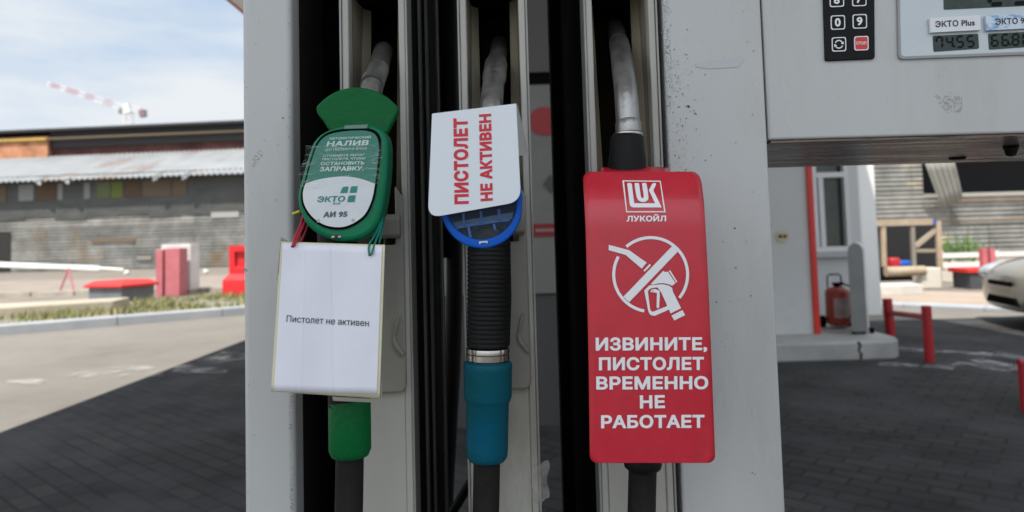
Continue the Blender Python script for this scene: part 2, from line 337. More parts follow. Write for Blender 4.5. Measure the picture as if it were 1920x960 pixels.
def curve_pts(pts, k=8):
    P = [Vector(p) for p in pts]; res = []
    for i in range(len(P)-1):
        p0, p1, p2, p3 = P[max(i-1, 0)], P[i], P[i+1], P[min(i+2, len(P)-1)]
        for t in range(k):
            t /= k; res.append(0.5*((2*p1)+(p2-p0)*t+(2*p0-5*p1+4*p2-p3)*t*t+(3*p1-p0-3*p2+p3)*t**3))
    return res+[P[-1]]
def shape(loops):
    P = []; E = []
    for lp in loops:
        o = len(P); n = len(lp); P += [(float(p[0]), float(p[1])) for p in lp]; E += [(o+i, o+(i+1) % n) for i in range(n)]
    return fill_loops(P, E, True)
_tc = {}
def glyphs(s, bold, shear):
    key = (s, bold, shear)
    if key not in _tc:
        def mk(t):
            c = bpy.data.curves.new('tmp', 'FONT'); c.body = t; c.fill_mode = 'NONE'; c.shear = shear; c.resolution_u = 4; c.space_character = 1.0+bold*1.2
            o = bpy.data.objects.new('tmp', c); me = bpy.data.meshes.new_from_object(o)
            vs = [(v.co.x, v.co.y) for v in me.vertices]; es = [tuple(e.vertices) for e in me.edges]
            bpy.data.objects.remove(o); bpy.data.meshes.remove(me); bpy.data.curves.remove(c)
            nb = {}
            for a, b_ in es: nb.setdefault(a, []).append(b_); nb.setdefault(b_, []).append(a)
            seen = set(); E = []; P2 = [tuple(v) for v in vs]; loops = []
            for st in range(len(vs)):            # walk every loop in index order, which keeps its direction
                if st in seen or st not in nb: continue
                loop = [st]; seen.add(st); cur = st+1 if st+1 in nb[st] else nb[st][0]
                while cur not in seen:
                    loop.append(cur); seen.add(cur); nx = [k for k in nb[cur] if k not in seen]
                    if not nx: break
                    cur = nx[0]
                E += [(loop[i], loop[(i+1) % len(loop)]) for i in range(len(loop))]; loops.append(loop)
            area = lambda lp: sum(vs[lp[i-1]][0]*vs[lp[i]][1]-vs[lp[i]][0]*vs[lp[i-1]][1] for i in range(len(lp)))/2
            bb_ = [(min(vs[k][0] for k in l_), max(vs[k][0] for k in l_), min(vs[k][1] for k in l_), max(vs[k][1] for k in l_)) for l_ in loops]
            ar_ = [area(l_) for l_ in loops]; sg_ = 1; fixed = []
            for i, l_ in enumerate(loops):       # glyphs differ in winding: turn each so that its outline runs the same way
                b_ = bb_[i]; par = i
                for j in range(len(loops)):
                    q = bb_[j]
                    if abs(ar_[j]) > abs(ar_[par]) and q[0] <= b_[0]+1e-4 and q[1] >= b_[1]-1e-4 and q[2] <= b_[2]+1e-4 and q[3] >= b_[3]-1e-4: par = j
                fixed.append(l_ if ar_[par] > 0 else l_[::-1])
            loops = fixed; E = [(l_[i], l_[(i+1) % len(l_)]) for l_ in loops for i in range(len(l_))]
            for lp in loops:
                for i, k in enumerate(lp):
                    a = Vector(vs[lp[i-1]]); b_ = Vector(vs[k]); c_ = Vector(vs[lp[(i+1) % len(lp)]])
                    d1 = (b_-a).normalized(); d2 = (c_-b_).normalized(); n1_ = Vector((d1.y, -d1.x)); n2_ = Vector((d2.y, -d2.x)); h_ = n1_+n2_
                    if h_.length < 1e-6: h_ = n1_
                    h_ = h_.normalized(); q_ = h_*(bold*sg_/max(.6, h_.dot(n1_))); P2[k] = (b_.x+q_.x, b_.y+q_.y)
            return fill_loops(P2, E, sg_)
        hv, _ = mk('Н' if not s.isdigit() else s); y0 = min(v[1] for v in hv); y1 = max(v[1] for v in hv)
        vs, fs = mk(s); x0 = min(v[0] for v in vs); x1 = max(v[0] for v in vs)
        _tc[key] = ([((x-x0)/(x1-x0), (y-y0)/(y1-y0)) for x, y in vs], fs)
    return _tc[key]
def text_px(s, O, A, H, bold=0.0, shear=0.0):
    vs, fs = glyphs(s, bold, shear)
    return [(O[0]+u*A[0]+v*H[0], O[1]+u*A[1]+v*H[1]) for u, v in vs], fs
def line_px(s, x0, y0, x1, y1, cap, bold=0.0, shear=0.0):
    """baseline from (x0,y0) to (x1,y1), cap height in px"""
    d = Vector((x1-x0, y1-y0)).normalized(); return text_px(s, (x0, y0), (x1-x0, y1-y0), (d.y*cap, -d.x*cap), bold, shear)
def put(b, vf, fn, m=0, maxlen=None):
    vs, fs = vf
    if maxlen:
        vs = list(vs); st = [f for f in fs]; fs = []
        while st:
            f = st.pop()
            if len(f) != 3: fs.append(f); continue
            L_ = [((vs[f[i]][0]-vs[f[(i+1) % 3]][0])**2+(vs[f[i]][1]-vs[f[(i+1) % 3]][1])**2, i) for i in range(3)]; l2, i = max(L_)
            if l2 <= maxlen**2: fs.append(f); continue
            a, b2, c_ = f[i], f[(i+1) % 3], f[(i+2) % 3]; k = len(vs); vs.append(((vs[a][0]+vs[b2][0])/2, (vs[a][1]+vs[b2][1])/2)); st += [[a, k, c_], [k, b2, c_]]
    b.add([fn(x, y) for x, y in vs], fs, m)
def ribbon(pts, wd, closed=False):
    P = [Vector(p) for p in pts]; L = []; R = []
    for i in range(len(P)):
        t = (P[min(i+1, len(P)-1)] - P[max(i-1, 0)]).normalized(); n = Vector((-t.y, t.x))*wd/2
        L.append(tuple(P[i]+n)); R.append(tuple(P[i]-n))
    return L + R[::-1]
def onY(Y): return lambda x, y: W(x, y, Y)
def X(px, Y=0.75): return W(px, 448, Y).x
def Z(py, px=960, Y=0.75): return W(px, py, Y).z
def card(b, pts, Y, th, m=0, fn=None):
    fn = fn or onY(Y); b.prism([fn(*p) for p in pts], (0, th, 0), m)

# ================================================================== SETTING
g = B(); g.add([(-400, -60, 0), (400, -60, 0), (400, 900, 0), (-400, 900, 0)], [(0, 1, 2, 3)])
struct(build(g, 'ground', M_GROUND))
M_MARK = flaky('worn_road_paint', (0.55, 0.53, 0.50), 0.44, 0.60, 4)
kA = G(-500, 672); kB = G(452, 592); kd = (kB-kA).normalized(); kn = Vector((-kd.y, kd.x, 0))
kE = kA + kd*9.0 + kd*3
K0 = kA - kd*14; K1 = kB + kd*1.2
g = B(); g.add([(-60, -30, .004), (60, -30, .004), (60, 9.4, .004), (K1.x, K1.y, .004), (K0.x, K0.y, .004)], [(0, 1, 2, 3, 4)])
struct(build(g, 'road', M_ROAD))
g = B(); g.add([(-3.3, -8, .008), (8, -8, .008), (8, 8.6, .008), (-3.3, 8.6, .008)], [(0, 1, 2, 3)])  # paving cut at the canopy shadow edge, that shade deepened in its colour
struct(build(g, 'forecourt_paving', M_PAVE))
# verge kerb, left
g = B()
n = 14; L = (K1-K0).length/n
for i in range(n):
    a = K0+kd*(L*i+.006); c = K0+kd*(L*(i+1)-.006)
    pr = [(0, 0), (0, .13), (.03, .15), (.20, .15), (.20, 0)]
    o = len(g.v)
    for q in (a, c): g.v += [q+kn*u+Vector((0, 0, v)) for u, v in pr]
    for k in range(4): g.f.append([o+k, o+k+1, o+5+k+1, o+5+k]); g.m.append(0)
    g.f.append([o+k for k in range(5)]); g.m.append(0); g.f.append([o+5+k for k in range(5)][::-1]); g.m.append(0)
struct(build(g, 'verge_kerb', M_KERB))
# raised verge ground behind the kerb
g = B(); q0 = K0+kn*.2; q1 = K1+kn*.2
g.grid(lambda u, v: (q0+(q1-q0)*u + kn*(v*5.2)) + Vector((0, 0, .12 + .03*math.sin(u*37)*math.sin(v*9) - .10*v)), 50, 10)
M_DIRT = mat('verge_dirt', (0.25, 0.215, 0.17), 0.95, 0, (0.14, 0.15, 0.075), 2.2, 0.5, 15)
struct(build(g, 'verge', M_DIRT, smooth=True))
# back path, behind the verge on the left
g = B(); g.add([(-45, 19.5, .006), (-2, 17.5, .006), (-2, 26, .006), (-45, 30, .006)], [(0, 1, 2, 3)])
struct(build(g, 'path', mat('dusty_path', (0.30, 0.245, 0.20), 0.9, 0, (0.22, 0.19, 0.165), 1.0, 0.2, 12)))
g = B()
for i in range(24):
    t0, t1 = i/24+.0008, (i+1)/24-.0008
    p0 = Vector((-30, 18.6, 0)).lerp(Vector((-2, 17.2, 0)), t0); p1 = Vector((-30, 18.6, 0)).lerp(Vector((-2, 17.2, 0)), t1)
    g.prism([p0, p1, p1+Vector((0, .3, 0)), p0+Vector((0, .3, 0))], (0, 0, .12))
struct(build(g, 'path_kerb', M_CONC))
# worn painted markings
def blob(g, px, py, sx, sy, n=9):
    c = G(px, py); pts = []
    for k in range(n):
        a = 2*PI*k/n; r = random.uniform(.7, 1.15); q = G(px+sx*math.cos(a)*r, py+sy*math.sin(a)*r); pts.append((q.x, q.y, .0125+MZ[0]))
    MZ[0] += .00002
    g.add(pts, [list(range(n))])
MZ = [0]
g = B()
for px, py, sx, sy in ((60, 718, 55, 6), (190, 704, 66, 9), (250, 692, 45, 5), (400, 676, 40, 8), (435, 670, 40, 9), (345, 690, 25, 4), (380, 697, 60, 6), (290, 703, 18, 5)):
    blob(g, px, py, sx, sy)
struct(build(g, 'road_marking', M_MARK))
MZ = [0]; g = B()
for a, c in (((1665, 655), (1860, 668)), ((1850, 662), (1990, 690)), ((1650, 684), (1720, 690)), ((1735, 688), (1790, 693)), ((1790, 684), (1900, 697)), ((1820, 676), (2010, 712))):
    A_ = G(*a); C_ = G(*c); d = (C_-A_).normalized(); nn = Vector((-d.y, d.x, 0))*.09
    g.add([(*(p.xy), .0125) for p in (A_-nn, C_-nn, C_+nn, A_+nn)], [(0, 1, 2, 3)]); g.v[-1].z = g.v[-2].z = g.v[-3].z = g.v[-4].z = .0125+len(g.f)*.0004
struct(build(g, 'road_marking', flaky('worn_lane_paint', (0.5, 0.5, 0.52), 0.42, 0.58, 5)))
# grass
g = B(); rg = random.Random(3)
for i in range(15000):
    u = rg.random(); v = rg.random()**1.3
    dens = math.sin(u*60)+math.sin(u*23+v*8)+rg.uniform(-.8, 1.6)
    if dens < 0.3: continue
    p = q0+(q1-q0)*(.25+.75*u) + kn*(.1+v*4.8); p.z = .12-.10*v
    h = rg.uniform(.05, .16); a = rg.uniform(0, PI); ww = rg.uniform(.008, .02); dx = Vector((math.cos(a), math.sin(a), 0))*ww
    tip = p + Vector((rg.uniform(-.06, .06), rg.uniform(-.06, .06), h))
    g.add([p-dx, p+dx, tip], [(0, 1, 2)], rg.choice((0, 0, 1, 1, 2)))
stuff(build(g, 'grass', [mat('grass_green', (0.13, 0.17, 0.035), .8), mat('grass_dry', (0.34, 0.30, 0.15), .85), mat('grass_olive', (0.17, 0.18, 0.07), .8)], recalc=False), 'short dry green grass on the verge behind the kerb', 'grass')

# ---------------- shed and brick building, left
M_SHEET = brickmat('patched_sheet_metal', (0.18, 0.182, 0.172), (0.27, 0.265, 0.245), (0.10, 0.098, 0.09), 3.6, 0.62, 0.012, axes='XZ', rough=0.55, noise=((0.20, 0.145, 0.09), 0.5, 0.55, 0.75), bump=0)
M_ROOFS = mat('corrugated_roof', (0.25, 0.26, 0.27), 0.6, 0, (0.32, 0.33, 0.335), 0.9, stretch=(1, 0.25, 1), grime=(0.20, 0.12, 0.08), grime_lo=0.50, grime_hi=0.64, grime_scale=0.28)
def wy(x): return 40.0 - .085*(x+30)
shed = thing('shed', 'long grey corrugated metal shed with sloping roof against the brick building', 'shed', (-20, 39, 0))
g = B()
XS = [-48+i*.5 for i in range(93)]
def wall_fn(u, v):
    x = -48+46*u; z = v*5.6; return (x, wy(x)+.035*math.sin(z*2*PI/.19)+.02*math.sin(x*1.7), z)
g.grid(wall_fn, 40, 236)
build(g, 'wall', M_SHEET, shed, smooth=True, recalc=False)
g = B()
def roof_fn(u, v):
    x = -48+46.5*u; return (x, wy(x)-.9+7.4*v, 5.22+2.45*v + .05*math.sin(x*2*PI/.34) + .12*math.sin(x*.33)*v*(1-v)*4 - (.22 if v == 0 and 0.62 < math.sin(x*.9) < .8 else 0))
g.grid(roof_fn, 1600, 6)
build(g, 'roof', M_ROOFS, shed, smooth=True, recalc=False)
g = B()
for i in range(24):
    xa = -47.5+i*1.9; z0_ = 3.05+.10*math.sin(i*2.1); g.prism([(xa, wy(xa)-.062-.004*(i % 2), z0_), (xa+1.93, wy(xa+1.93)-.062-.004*(i % 2), z0_), (xa+1.93, wy(xa+1.93)-.056, z0_), (xa, wy(xa)-.056, z0_)], (0, 0, 5.25-z0_))
build(g, 'dark_sheet_band', mat('dark_sheet', (0.045, 0.05, 0.05), .7, 0, (0.085, 0.085, 0.08), .7, stretch=(1, 1, 3)), shed)  # dark upper sheets, with the eave's shadow added into their colour
wm = [mat('old_board', (0.085, 0.05, 0.028), .8), mat('pale_board', (0.20, 0.21, 0.21), .8), mat('dusty_pane', (0.07, 0.09, 0.02), .4), mat('tan_board', (0.11, 0.085, 0.055), .8), mat('green_board', (0.11, 0.14, 0.03), .8)]
for (a, c, k) in ((30, 60, 1), (66, 105, 0), (108, 118, 1), (160, 172, 1), (186, 212, 2), (214, 236, 4), (240, 272, 0), (276, 330, 3), (334, 360, 3), (-60, 5, 3)):
    d = 39.6; xa = W(a, 360, d).x; xc = W(c, 360, d).x
    g = B(); g.prism([(xa, wy(xa)-.10, 4.15), (xc, wy(xc)-.10, 4.15), (xc, wy(xc)-.067, 4.15), (xa, wy(xa)-.067, 4.15)], (0, 0, .95))
    build(g, 'window', wm[k], shed)
# extra patches on the wall
for (x0, x1, y0, y1, mm) in ((172, 258, 448, 453, 0), (405, 458, 399, 408, 2), (262, 290, 479, 487, 1), (-60, 9, 437, 512, 3)):
    a = W(x0, y0, 39.5); c = W(x1, y1, 39.5); g = B(); g.prism([(a.x, wy(a.x)-.075, max(.05, c.z)), (c.x, wy(c.x)-.075, max(.05, c.z)), (c.x, wy(c.x)-.05, max(.05, c.z)), (a.x, wy(a.x)-.05, max(.05, c.z))], (0, 0, a.z-max(.05, c.z)))
    build(g, 'patch_panel', [mat('beige_sheet', (0.16, 0.115, 0.075), .6), mat('warm_sheet', (0.23, 0.22, 0.19), .6), mat('pale_sheet', (0.33, 0.33, 0.31), .6), mat('dark_gate', (0.02, 0.018, 0.016), .8)][mm], shed)
bb = thing('brick_building', 'dark brick building with black roof edge and yellow pipe above the shed roof', 'building', (-20, 52, 0))
def by(x): return wy(x)+6.6
def bandbox(g, x0, x1, dy0, dy1, z0, z1, m=0):
    g.prism([(x0, by(x0)+dy0, z0), (x1, by(x1)+dy0, z0), (x1, by(x1)+dy1, z0), (x0, by(x0)+dy1, z0)], (0, 0, z1-z0), m)
M_BRD = brickmat('dark_brick', (0.065, 0.024, 0.022), (0.085, 0.034, 0.030), (0.06, 0.042, 0.04), .26, .08, .012, axes='XZ')
M_BRO = brickmat('orange_brick', (0.42, 0.17, 0.085), (0.50, 0.22, 0.11), (0.32, 0.2, 0.14), .26, .08, .012, axes='XZ')
xo = W(82, 270, 46).x
g = B(); bandbox(g, -50, 0, 0, 8, 0, 8.62); build(g, 'wall', M_BRD, bb)
g = B(); bandbox(g, xo, 0, -.10, -.01, 8.62-.35, 9.35); build(g, 'tarred_band', mat('tar', (0.022, 0.022, 0.024), .7, 0, (0.035, 0.03, 0.03), .8), bb)  # wall blackened where the roof overhang shades it, shade put into the colour
g = B(); bandbox(g, -50, xo, -.35, -.005, 0, 9.05); build(g, 'brick_section', M_BRO, bb)
g = B(); bandbox(g, -50, 0, -.7, 8.4, 9.36, 9.52); build(g, 'roof', mat('black_roof', (0.03, 0.03, 0.032), .7), bb)
g = B(); g.tube([(-50, by(-50)-.45, 8.83), (xo, by(xo)-.45, 8.83)], .10, 10)
gd = B(); gd.tube([(xo, by(xo)-.45, 8.83), (0, by(0)-.3, 8.83)], .08, 10); build(gd, 'gas_pipe', mat('dull_pipe', (0.13, 0.095, 0.05), .7), bb, smooth=True)  # same pipe run in brown, overhang shade put into the colour
build(g, 'gas_pipe', mat('yellow_pipe', (0.52, 0.33, 0.06), .6, 0, (0.40, 0.28, 0.08), .3), bb, smooth=True)
# ---------------- tower crane
D = 330
cr_ = thing('tower_crane', 'red and white tower crane rising far behind the dark roof', 'crane', tuple(W(237, 460, D)))
def lattice(g, p0, p1, w0, w1, n, m_of, r=.17):
    p0 = Vector(p0); p1 = Vector(p1); t = (p1-p0).normalized(); a = Vector((0, 1, 0)); b_ = t.cross(a).normalized()
    for i in range(n):
        A_ = p0.lerp(p1, i/n); C_ = p0.lerp(p1, (i+1)/n); wa = w0+(w1-w0)*i/n; wc = w0+(w1-w0)*(i+1)/n; mm = m_of(i/n)
        for sa, sb in ((-1, -1), (-1, 1), (1, -1), (1, 1)):
            g.tube([A_+a*sa*wa+b_*sb*wa, C_+a*sa*wc+b_*sb*wc], r, 5, mm)
        for s_ in (-1, 1):
            g.tube([A_+a*s_*wa-b_*wa, C_+a*s_*wc+b_*wc], r*.7, 4, mm); g.tube([A_+b_*s_*wa-a*wa, C_+b_*s_*wc+a*wc], r*.7, 4, mm)
MW = mat('crane_white', (0.72, 0.72, 0.72), .5); MR = mat('crane_red', (0.48, 0.20, 0.22), .5); MG = mat('counterweight', (0.18, 0.18, 0.18), .8)  # crane red paled, distance haze put into its colour
top = W(240, 202, D)
g = B(); lattice(g, (top.x, D, 0), (top.x, D, top.z), 1.7, 1.7, 26, lambda t: 0, .17); build(g, 'mast', [MW, MR], cr_)
g = B(); lattice(g, W(232, 202, D), W(90, 157, D), 1.3, .8, 24, lambda t: 1 if (t*4.2) % 1.0 > .45 else 0, .17); build(g, 'jib', [MW, MR], cr_)
g = B(); lattice(g, W(246, 203, D), W(274, 211, D), 1.2, 1.0, 5, lambda t: 1 if t > .5 else 0, .17); build(g, 'counter_jib', [MW, MR], cr_)
g = B(); q = W(268, 213, D); g.obox(q, 2.8, 2, 3.4, ry=-.2); build(g, 'counterweight', MG, cr_)
g = B(); q = W(228, 209, D); g.obox(q, 1.9, 1.9, 2.4); g.obox(q+Vector((0, -.05, 1.35)), 2.2, 2.2, .3); build(g, 'operator_cab', MG, cr_)
g = B(); q = W(239, 203, D); g.prism([q+Vector(v) for v in ((-1.8, -1.5, -2.6), (1.8, -1.5, -2.6), (1.0, -1.5, 2.2), (-1.0, -1.5, 2.2))], (0, 3, 0)); build(g, 'slewing_unit', MW, cr_)

# ---------------- verge objects, left
M_REDP = mat('red_paint', (0.62, 0.022, 0.018), 0.4, 0, (0.55, 0.03, 0.025), 3)
c = G(212, 572); rz = math.radians(-19)
t = thing('concrete_footing', 'low grey concrete footing with a flat red cap on the verge', 'footing', tuple(c))
Rz = Matrix.Rotation(rz, 3, 'Z')
def fp(x, y, z): return c + Vector((-.10, .50, 0)) + Rz @ Vector((x, y, z))
g = B(); g.prism([fp(x, y, .03) for x, y in ((-.46, -.42), (.46, -.42), (.46, .42), (-.46, .42))], (0, 0, .33)); build(g, 'block', mat('grey_painted_concrete', (0.13, 0.145, 0.165), .8, 0, (0.19, 0.205, 0.225), 4, .2, 20), t, bevel=.012)
g = B(); lo_ = [fp(x, y, .361) for x, y in ((-.53, -.49), (.53, -.49), (.53, .49), (-.53, .49))]; hi_ = [fp(x, y, .50) for x, y in ((-.40, -.34), (.40, -.34), (.40, .34), (-.40, .34))]; lw_ = [p+Vector((0, 0, .05)) for p in lo_]
g.add(lo_+lw_+hi_, [(3, 2, 1, 0), (0, 1, 5, 4), (1, 2, 6, 5), (2, 3, 7, 6), (3, 0, 4, 7), (4, 5, 9, 8), (5, 6, 10, 9), (6, 7, 11, 10), (7, 4, 8, 11), (8, 9, 10, 11)]); build(g, 'cap', M_REDP, t, bevel=.01)
g = B(); g.prism([fp(x, y, -.04) for x, y in ((-.5, -.55), (.75, -.55), (.75, .5), (-.5, .5))], (0, 0, .07)); build(g, 'plinth', M_KERB, t)
# rusty steel box posts + white cabinet
c = G(320, 556); c2 = G(330, 556)
pk = mat('rusty_pink_steel', (0.50, 0.16, 0.19), 0.6, 0, (0.44, 0.12, 0.13), 5, grime=(0.40, 0.14, 0.04), grime_lo=0.58, grime_hi=0.66, grime_scale=3)
t = thing('steel_gate_post', 'faded red steel post of two upright box sections before the white cabinet', 'post', tuple(c))
a = W(292, 555, c.y).x; e = W(345, 555, c.y).x; wv = e-a
g = B(); g.box(a, a+wv*.24, c.y, c.y+.3, 0, 1.13); build(g, 'upright', pk, t, bevel=.01)
g = B(); g.box(a+wv*.36, a+wv*.88, c.y-.05, c.y+.35, 0, 1.15); build(g, 'upright', pk, t, bevel=.01)
g = B(); g.box(a+wv*.24, a+wv*.36, c.y+.1, c.y+.2, .05, 1.1); build(g, 'hinge_strip', mat('dark_rust', (0.10, 0.02, 0.015), .7), t)
t = thing('utility_cabinet', 'white metal cabinet with grey side behind the faded red post', 'cabinet', (e, c.y+1, 0))
a = W(302, 555, c.y+.5); e2 = W(357, 555, c.y+.5)
g = B(); g.box(a.x, e2.x, c.y+.5, c.y+1.0, 0.1, 1.25); build(g, 'cabinet_body', mat('white_cabinet', (0.70, 0.67, 0.65), .5, 0, (0.5, 0.5, 0.5), 1.5), t, bevel=.02)
g = B(); g.box(a.x+.02, e2.x-.02, c.y+.52, c.y+.98, 0, .1); build(g, 'plinth', M_CONC, t)
# red plastic barrier
c = G(436, 556); a = W(416, 555, c.y).x
t = thing('plastic_barrier', 'bright red plastic water barrier with a square hole standing past the cabinet', 'barrier', tuple(c))
rp = mat('red_plastic', (0.66, 0.015, 0.02), 0.35, 0, (0.60, 0.02, 0.025), 4)
x1 = a+1.3
g = B(); y = c.y
g.prism([(a, y, 0), (a, y, .38), (a+.10, y+.1, .52), (a+.16, y+.18, .55), (a+.16, y+.18, 1.13), (a+.16, y+.42, 1.13), (a+.16, y+.42, .55), (a+.1, y+.5, .52), (a, y+.6, .38), (a, y+.6, 0)], (x1-a, 0, 0))
build(g, 'barrier_shell', rp, t, bevel=.02)
g = B(); g.ring([(a+.12, y+.10, .53), (a+.62, y+.10, .53), (a+.62, y+.10, 1.17), (a+.12, y+.10, 1.17)], [(a+.26, y+.10, .68), (a+.50, y+.10, .68), (a+.50, y+.10, 1.02), (a+.26, y+.10, 1.02)], (0, .07, 0)); build(g, 'socket_frame', rp, t, bevel=.01)
# boom and trestle
c = G(125, 552)
t = thing('boom_barrier', 'long white horizontal barrier arm on a thin pink trestle', 'barrier', tuple(c))
g = B(); y = c.y
pA = W(-120, 493, y+.1); pB = W(186, 503, y+.1); pC = W(232, 506, y+.1)
g.prism([pA+Vector((0, 0, -.06)), pB+Vector((0, 0, -.06)), pB+Vector((0, 0, .06)), pA+Vector((0, 0, .09))], (0, .07, 0)); build(g, 'boom', mat('boom_white', (0.78, 0.78, 0.76), .4), t, bevel=.01)
g = B(); g.tube([pB, pC], .035, 10); build(g, 'boom_tip', mat('boom_tip_cream', (0.74, 0.74, 0.66), .4), t, smooth=True)
for px in (110, 140):
    g = B(); g.tube([G(px, 552)+Vector((0, .0, 0)), W(125, 500, y)-Vector((0, -.08, .05))], .025, 8); build(g, 'leg', pk, t, smooth=True)
# concrete slab lying on verge
g = B(); p = G(-80, 612); q = G(212, 592); d = (q-p); nn = Vector((-d.y, d.x, 0)).normalized()*1.15
g.prism([p, q, q+nn*.7+d*.12, p+nn], (0, 0, .26)); tag(build(g, 'concrete_slab', mat('sandy_slab', (0.46, 0.41, 0.32), .9, 0, (0.36, 0.32, 0.25), 2, .3, 20), bevel=.02), 'long sandy concrete slab lying on the verge by the kerb', 'slab')
# far-left white stones
for i, (px, py) in enumerate(((238, 515), (386, 513))):
    c = G(px, py); bm = bmesh.new(); bmesh.ops.create_icosphere(bm, subdivisions=2, radius=.13)
    for v in bm.verts: v.co = v.co*random.uniform(.8, 1.1) + c + Vector((0, 0, .08))
    g = B(); g.add([v.co for v in bm.verts], [[v.index for v in f.verts] for f in bm.faces]); bm.free()
    tag(build(g, 'stone', mat('pale_stone', (.6, .58, .55), .8), smooth=True), ['white stone on the path directly beyond the red capped footing', 'white stone on the path between cabinet and red barrier'][i], 'stone', 'white stones on the path')

# ================================================================== RIGHT BACKGROUND
# canopy
M_CAN = mat('canopy_white', (0.72, 0.73, 0.74), .6, 0, (0.66, 0.67, 0.68), .8)
can = thing('canopy', 'flat white station canopy with dark red edge above the pump', 'canopy', (0, 4, 0))
g = B(); g.box(-4.33, 4.0, -1.9, 13, 5.0, 5.55); build(g, 'roof', M_CAN, can)
for (x0, x1, y0, y1) in ((-4.36, -4.33, -1.93, 13.03), (4.0, 4.03, -1.93, 13.03), (-4.33, 4.0, -1.93, -1.9), (-4.33, 4.0, 13, 13.03)):
    g = B(); g.box(x0, x1, y0, y1, 4.98, 5.7); build(g, 'fascia_board', mat('canopy_red', (0.42, 0.03, 0.02), .4), can)
g = B(); g.box(.80, 1.05, 3.2, 3.45, .15, 5.0); build(g, 'column', M_CAN, can, bevel=.01)

# shed on the right
rs = thing('metal_shed', 'grey corrugated shed with dark opening and hanging torn sheet', 'shed', (18, 24, 0))
M_SH2 = brickmat('pale_sheet_metal', (0.19, 0.19, 0.178), (0.26, 0.255, 0.235), (0.10, 0.10, 0.09), 2.6, 1.2, 0.015, axes='XZ', rough=0.55, noise=((0.40, 0.34, 0.24), 0.9, 0.60, 0.68), bump=0)
YS = 24.0
def corr(g, x0, x1, z0, z1, y, pitch=.16, amp=.022):
    n = max(6, int((z1-z0)/pitch*8)); g.grid(lambda u, v: (x0+(x1-x0)*u, y+amp*math.sin((z0+(z1-z0)*v)*2*PI/pitch), z0+(z1-z0)*v), 8, n)
xa = X(1742, YS); xb = X(1925, YS)+8; zt = 4.6
oz0 = W(1850, 366, YS).z
g = B(); corr(g, 6.5, xa-.1, 0, zt, YS); build(g, 'wall', M_SH2, rs, smooth=True, recalc=False)
g = B(); corr(g, xa-.1, xb, 0, oz0, YS+.01); build(g, 'wall', M_SH2, rs, smooth=True, recalc=False)
g = B(); g.box(xa-.12, xb, YS+2.0, YS+2.1, 0, zt); g.box(xa-.12, xa-.06, YS+.1, YS+2, oz0, zt); build(g, 'inner_wall', mat('dark_interior', (0.02, 0.02, 0.022), .9), rs)
g = B(); g.box(6.5, xb, YS-.5, YS+3, zt, zt+.15); build(g, 'roof', M_ROOFS, rs)
g = B(); g.box(xa-.1, xb, YS-.02, YS+.1, oz0-.03, oz0+.10); build(g, 'sill', mat('shed_sill', (0.34, .33, .3), .7), rs)
p = [W(*q, YS-.5) for q in ((1722, 300), (1778, 300), (1808, 373), (1768, 391))]
g = B(); g.grid(lambda u, v: (p[0].lerp(p[1], u)).lerp(p[3].lerp(p[2], u), v)+Vector((0, .035*math.sin(u*2*PI*5)+.35*v-.3, 0)), 64, 4); build(g, 'torn_sheet', mat('torn_sheet_metal', (0.30, 0.30, 0.28), .5, 0, (0.24, .23, .2), 2), rs, smooth=True, recalc=False, solid=.01)
for z in (1.35, 2.05):
    g = B(); g.box(xa+.3, xb, YS-.09, YS-.06, z, z+.04); build(g, 'batten', mat('rust_batten', (0.28, 0.17, 0.09), .8), rs)
# white sunlit pillar of the neighbouring wall
c = W(1626, 560, 9.6)
g = B(); g.box(W(1614, 450, 9.6).x, W(1640, 450, 9.6).x+.0, 9.5, 9.8, 0, 4.2)
# kiosk -----------------------------------------------------------
ko = G(1520, 625, .165)
kz = .165; ky = 6.6
M_KW = mat('kiosk_white', (0.50, 0.51, 0.50), .5, 0, (0.55, 0.56, 0.56), 1.2, grime=(0.36, .36, .35), grime_lo=.6, grime_hi=.85, grime_scale=1.5)
kiosk = thing('kiosk', 'white station kiosk with red corner trim and a window', 'kiosk', (2.5, 7, kz))
xk0 = .75; xk1 = W(1519, 450, ky).x; y2 = 7.9; x2 = W(1640, 450, 9.3).x
g = B(); g.box(xk0, xk1, ky, 9.3, kz, 3.6); build(g, 'front_wall', M_KW, kiosk)
g = B()
wx0 = W(1519, 400, y2).x; wx1 = W(1612, 400, y2).x
wz0 = W(1560, 472, y2).z; wz1 = 3.3; wl = W(1523, 400, y2).x; wr = W(1592, 400, y2).x
g.box(xk1, wx1, y2, y2+.15, kz, wz0); g.box(wr, wx1, y2, y2+.15, wz0, 3.6)
g.box(xk1, wr, y2, y2+.15, wz1, 3.6)
build(g, 'window_wall', M_KW, kiosk)
fr = B(); fr.box(wl, wr, y2-.02, y2+.06, wz0, wz0+.06); zt_ = W(1555, 333, y2).z
fr.box(wl, wl+.06, y2-.02, y2+.06, wz0+.06, wz1); fr.box(wr-.045, wr, y2-.02, y2+.06, wz0+.06, wz1); fr.box(W(1536, 400, y2).x, W(1545, 400, y2).x, y2-.02, y2+.06, wz0+.06, zt_); fr.box(wl+.06, wr-.045, y2-.025, y2+.055, zt_, zt_+.06)
wf = build(fr, 'window', mat('window_frame_white', (0.62, .63, .63), .4), kiosk)
g = B(); g.box(wl+.01, wr-.01, y2+.07, y2+.08, wz0, wz1); build(g, 'glass_pane', mat('dark_glass', (0.03, 0.04, 0.035), .06, 0, (0.07, 0.08, 0.055), 2.0), wf)
g = B(); g.box(wl-.05, wr+.08, y2-.08, y2-.021, wz0-.06, wz0-.005); build(g, 'sill', mat('sill_grey', (0.4, .4, .4), .5), wf)
g = B(); a = W(1537, 628, ky-.15); e = W(1517, 300, ky-.15)
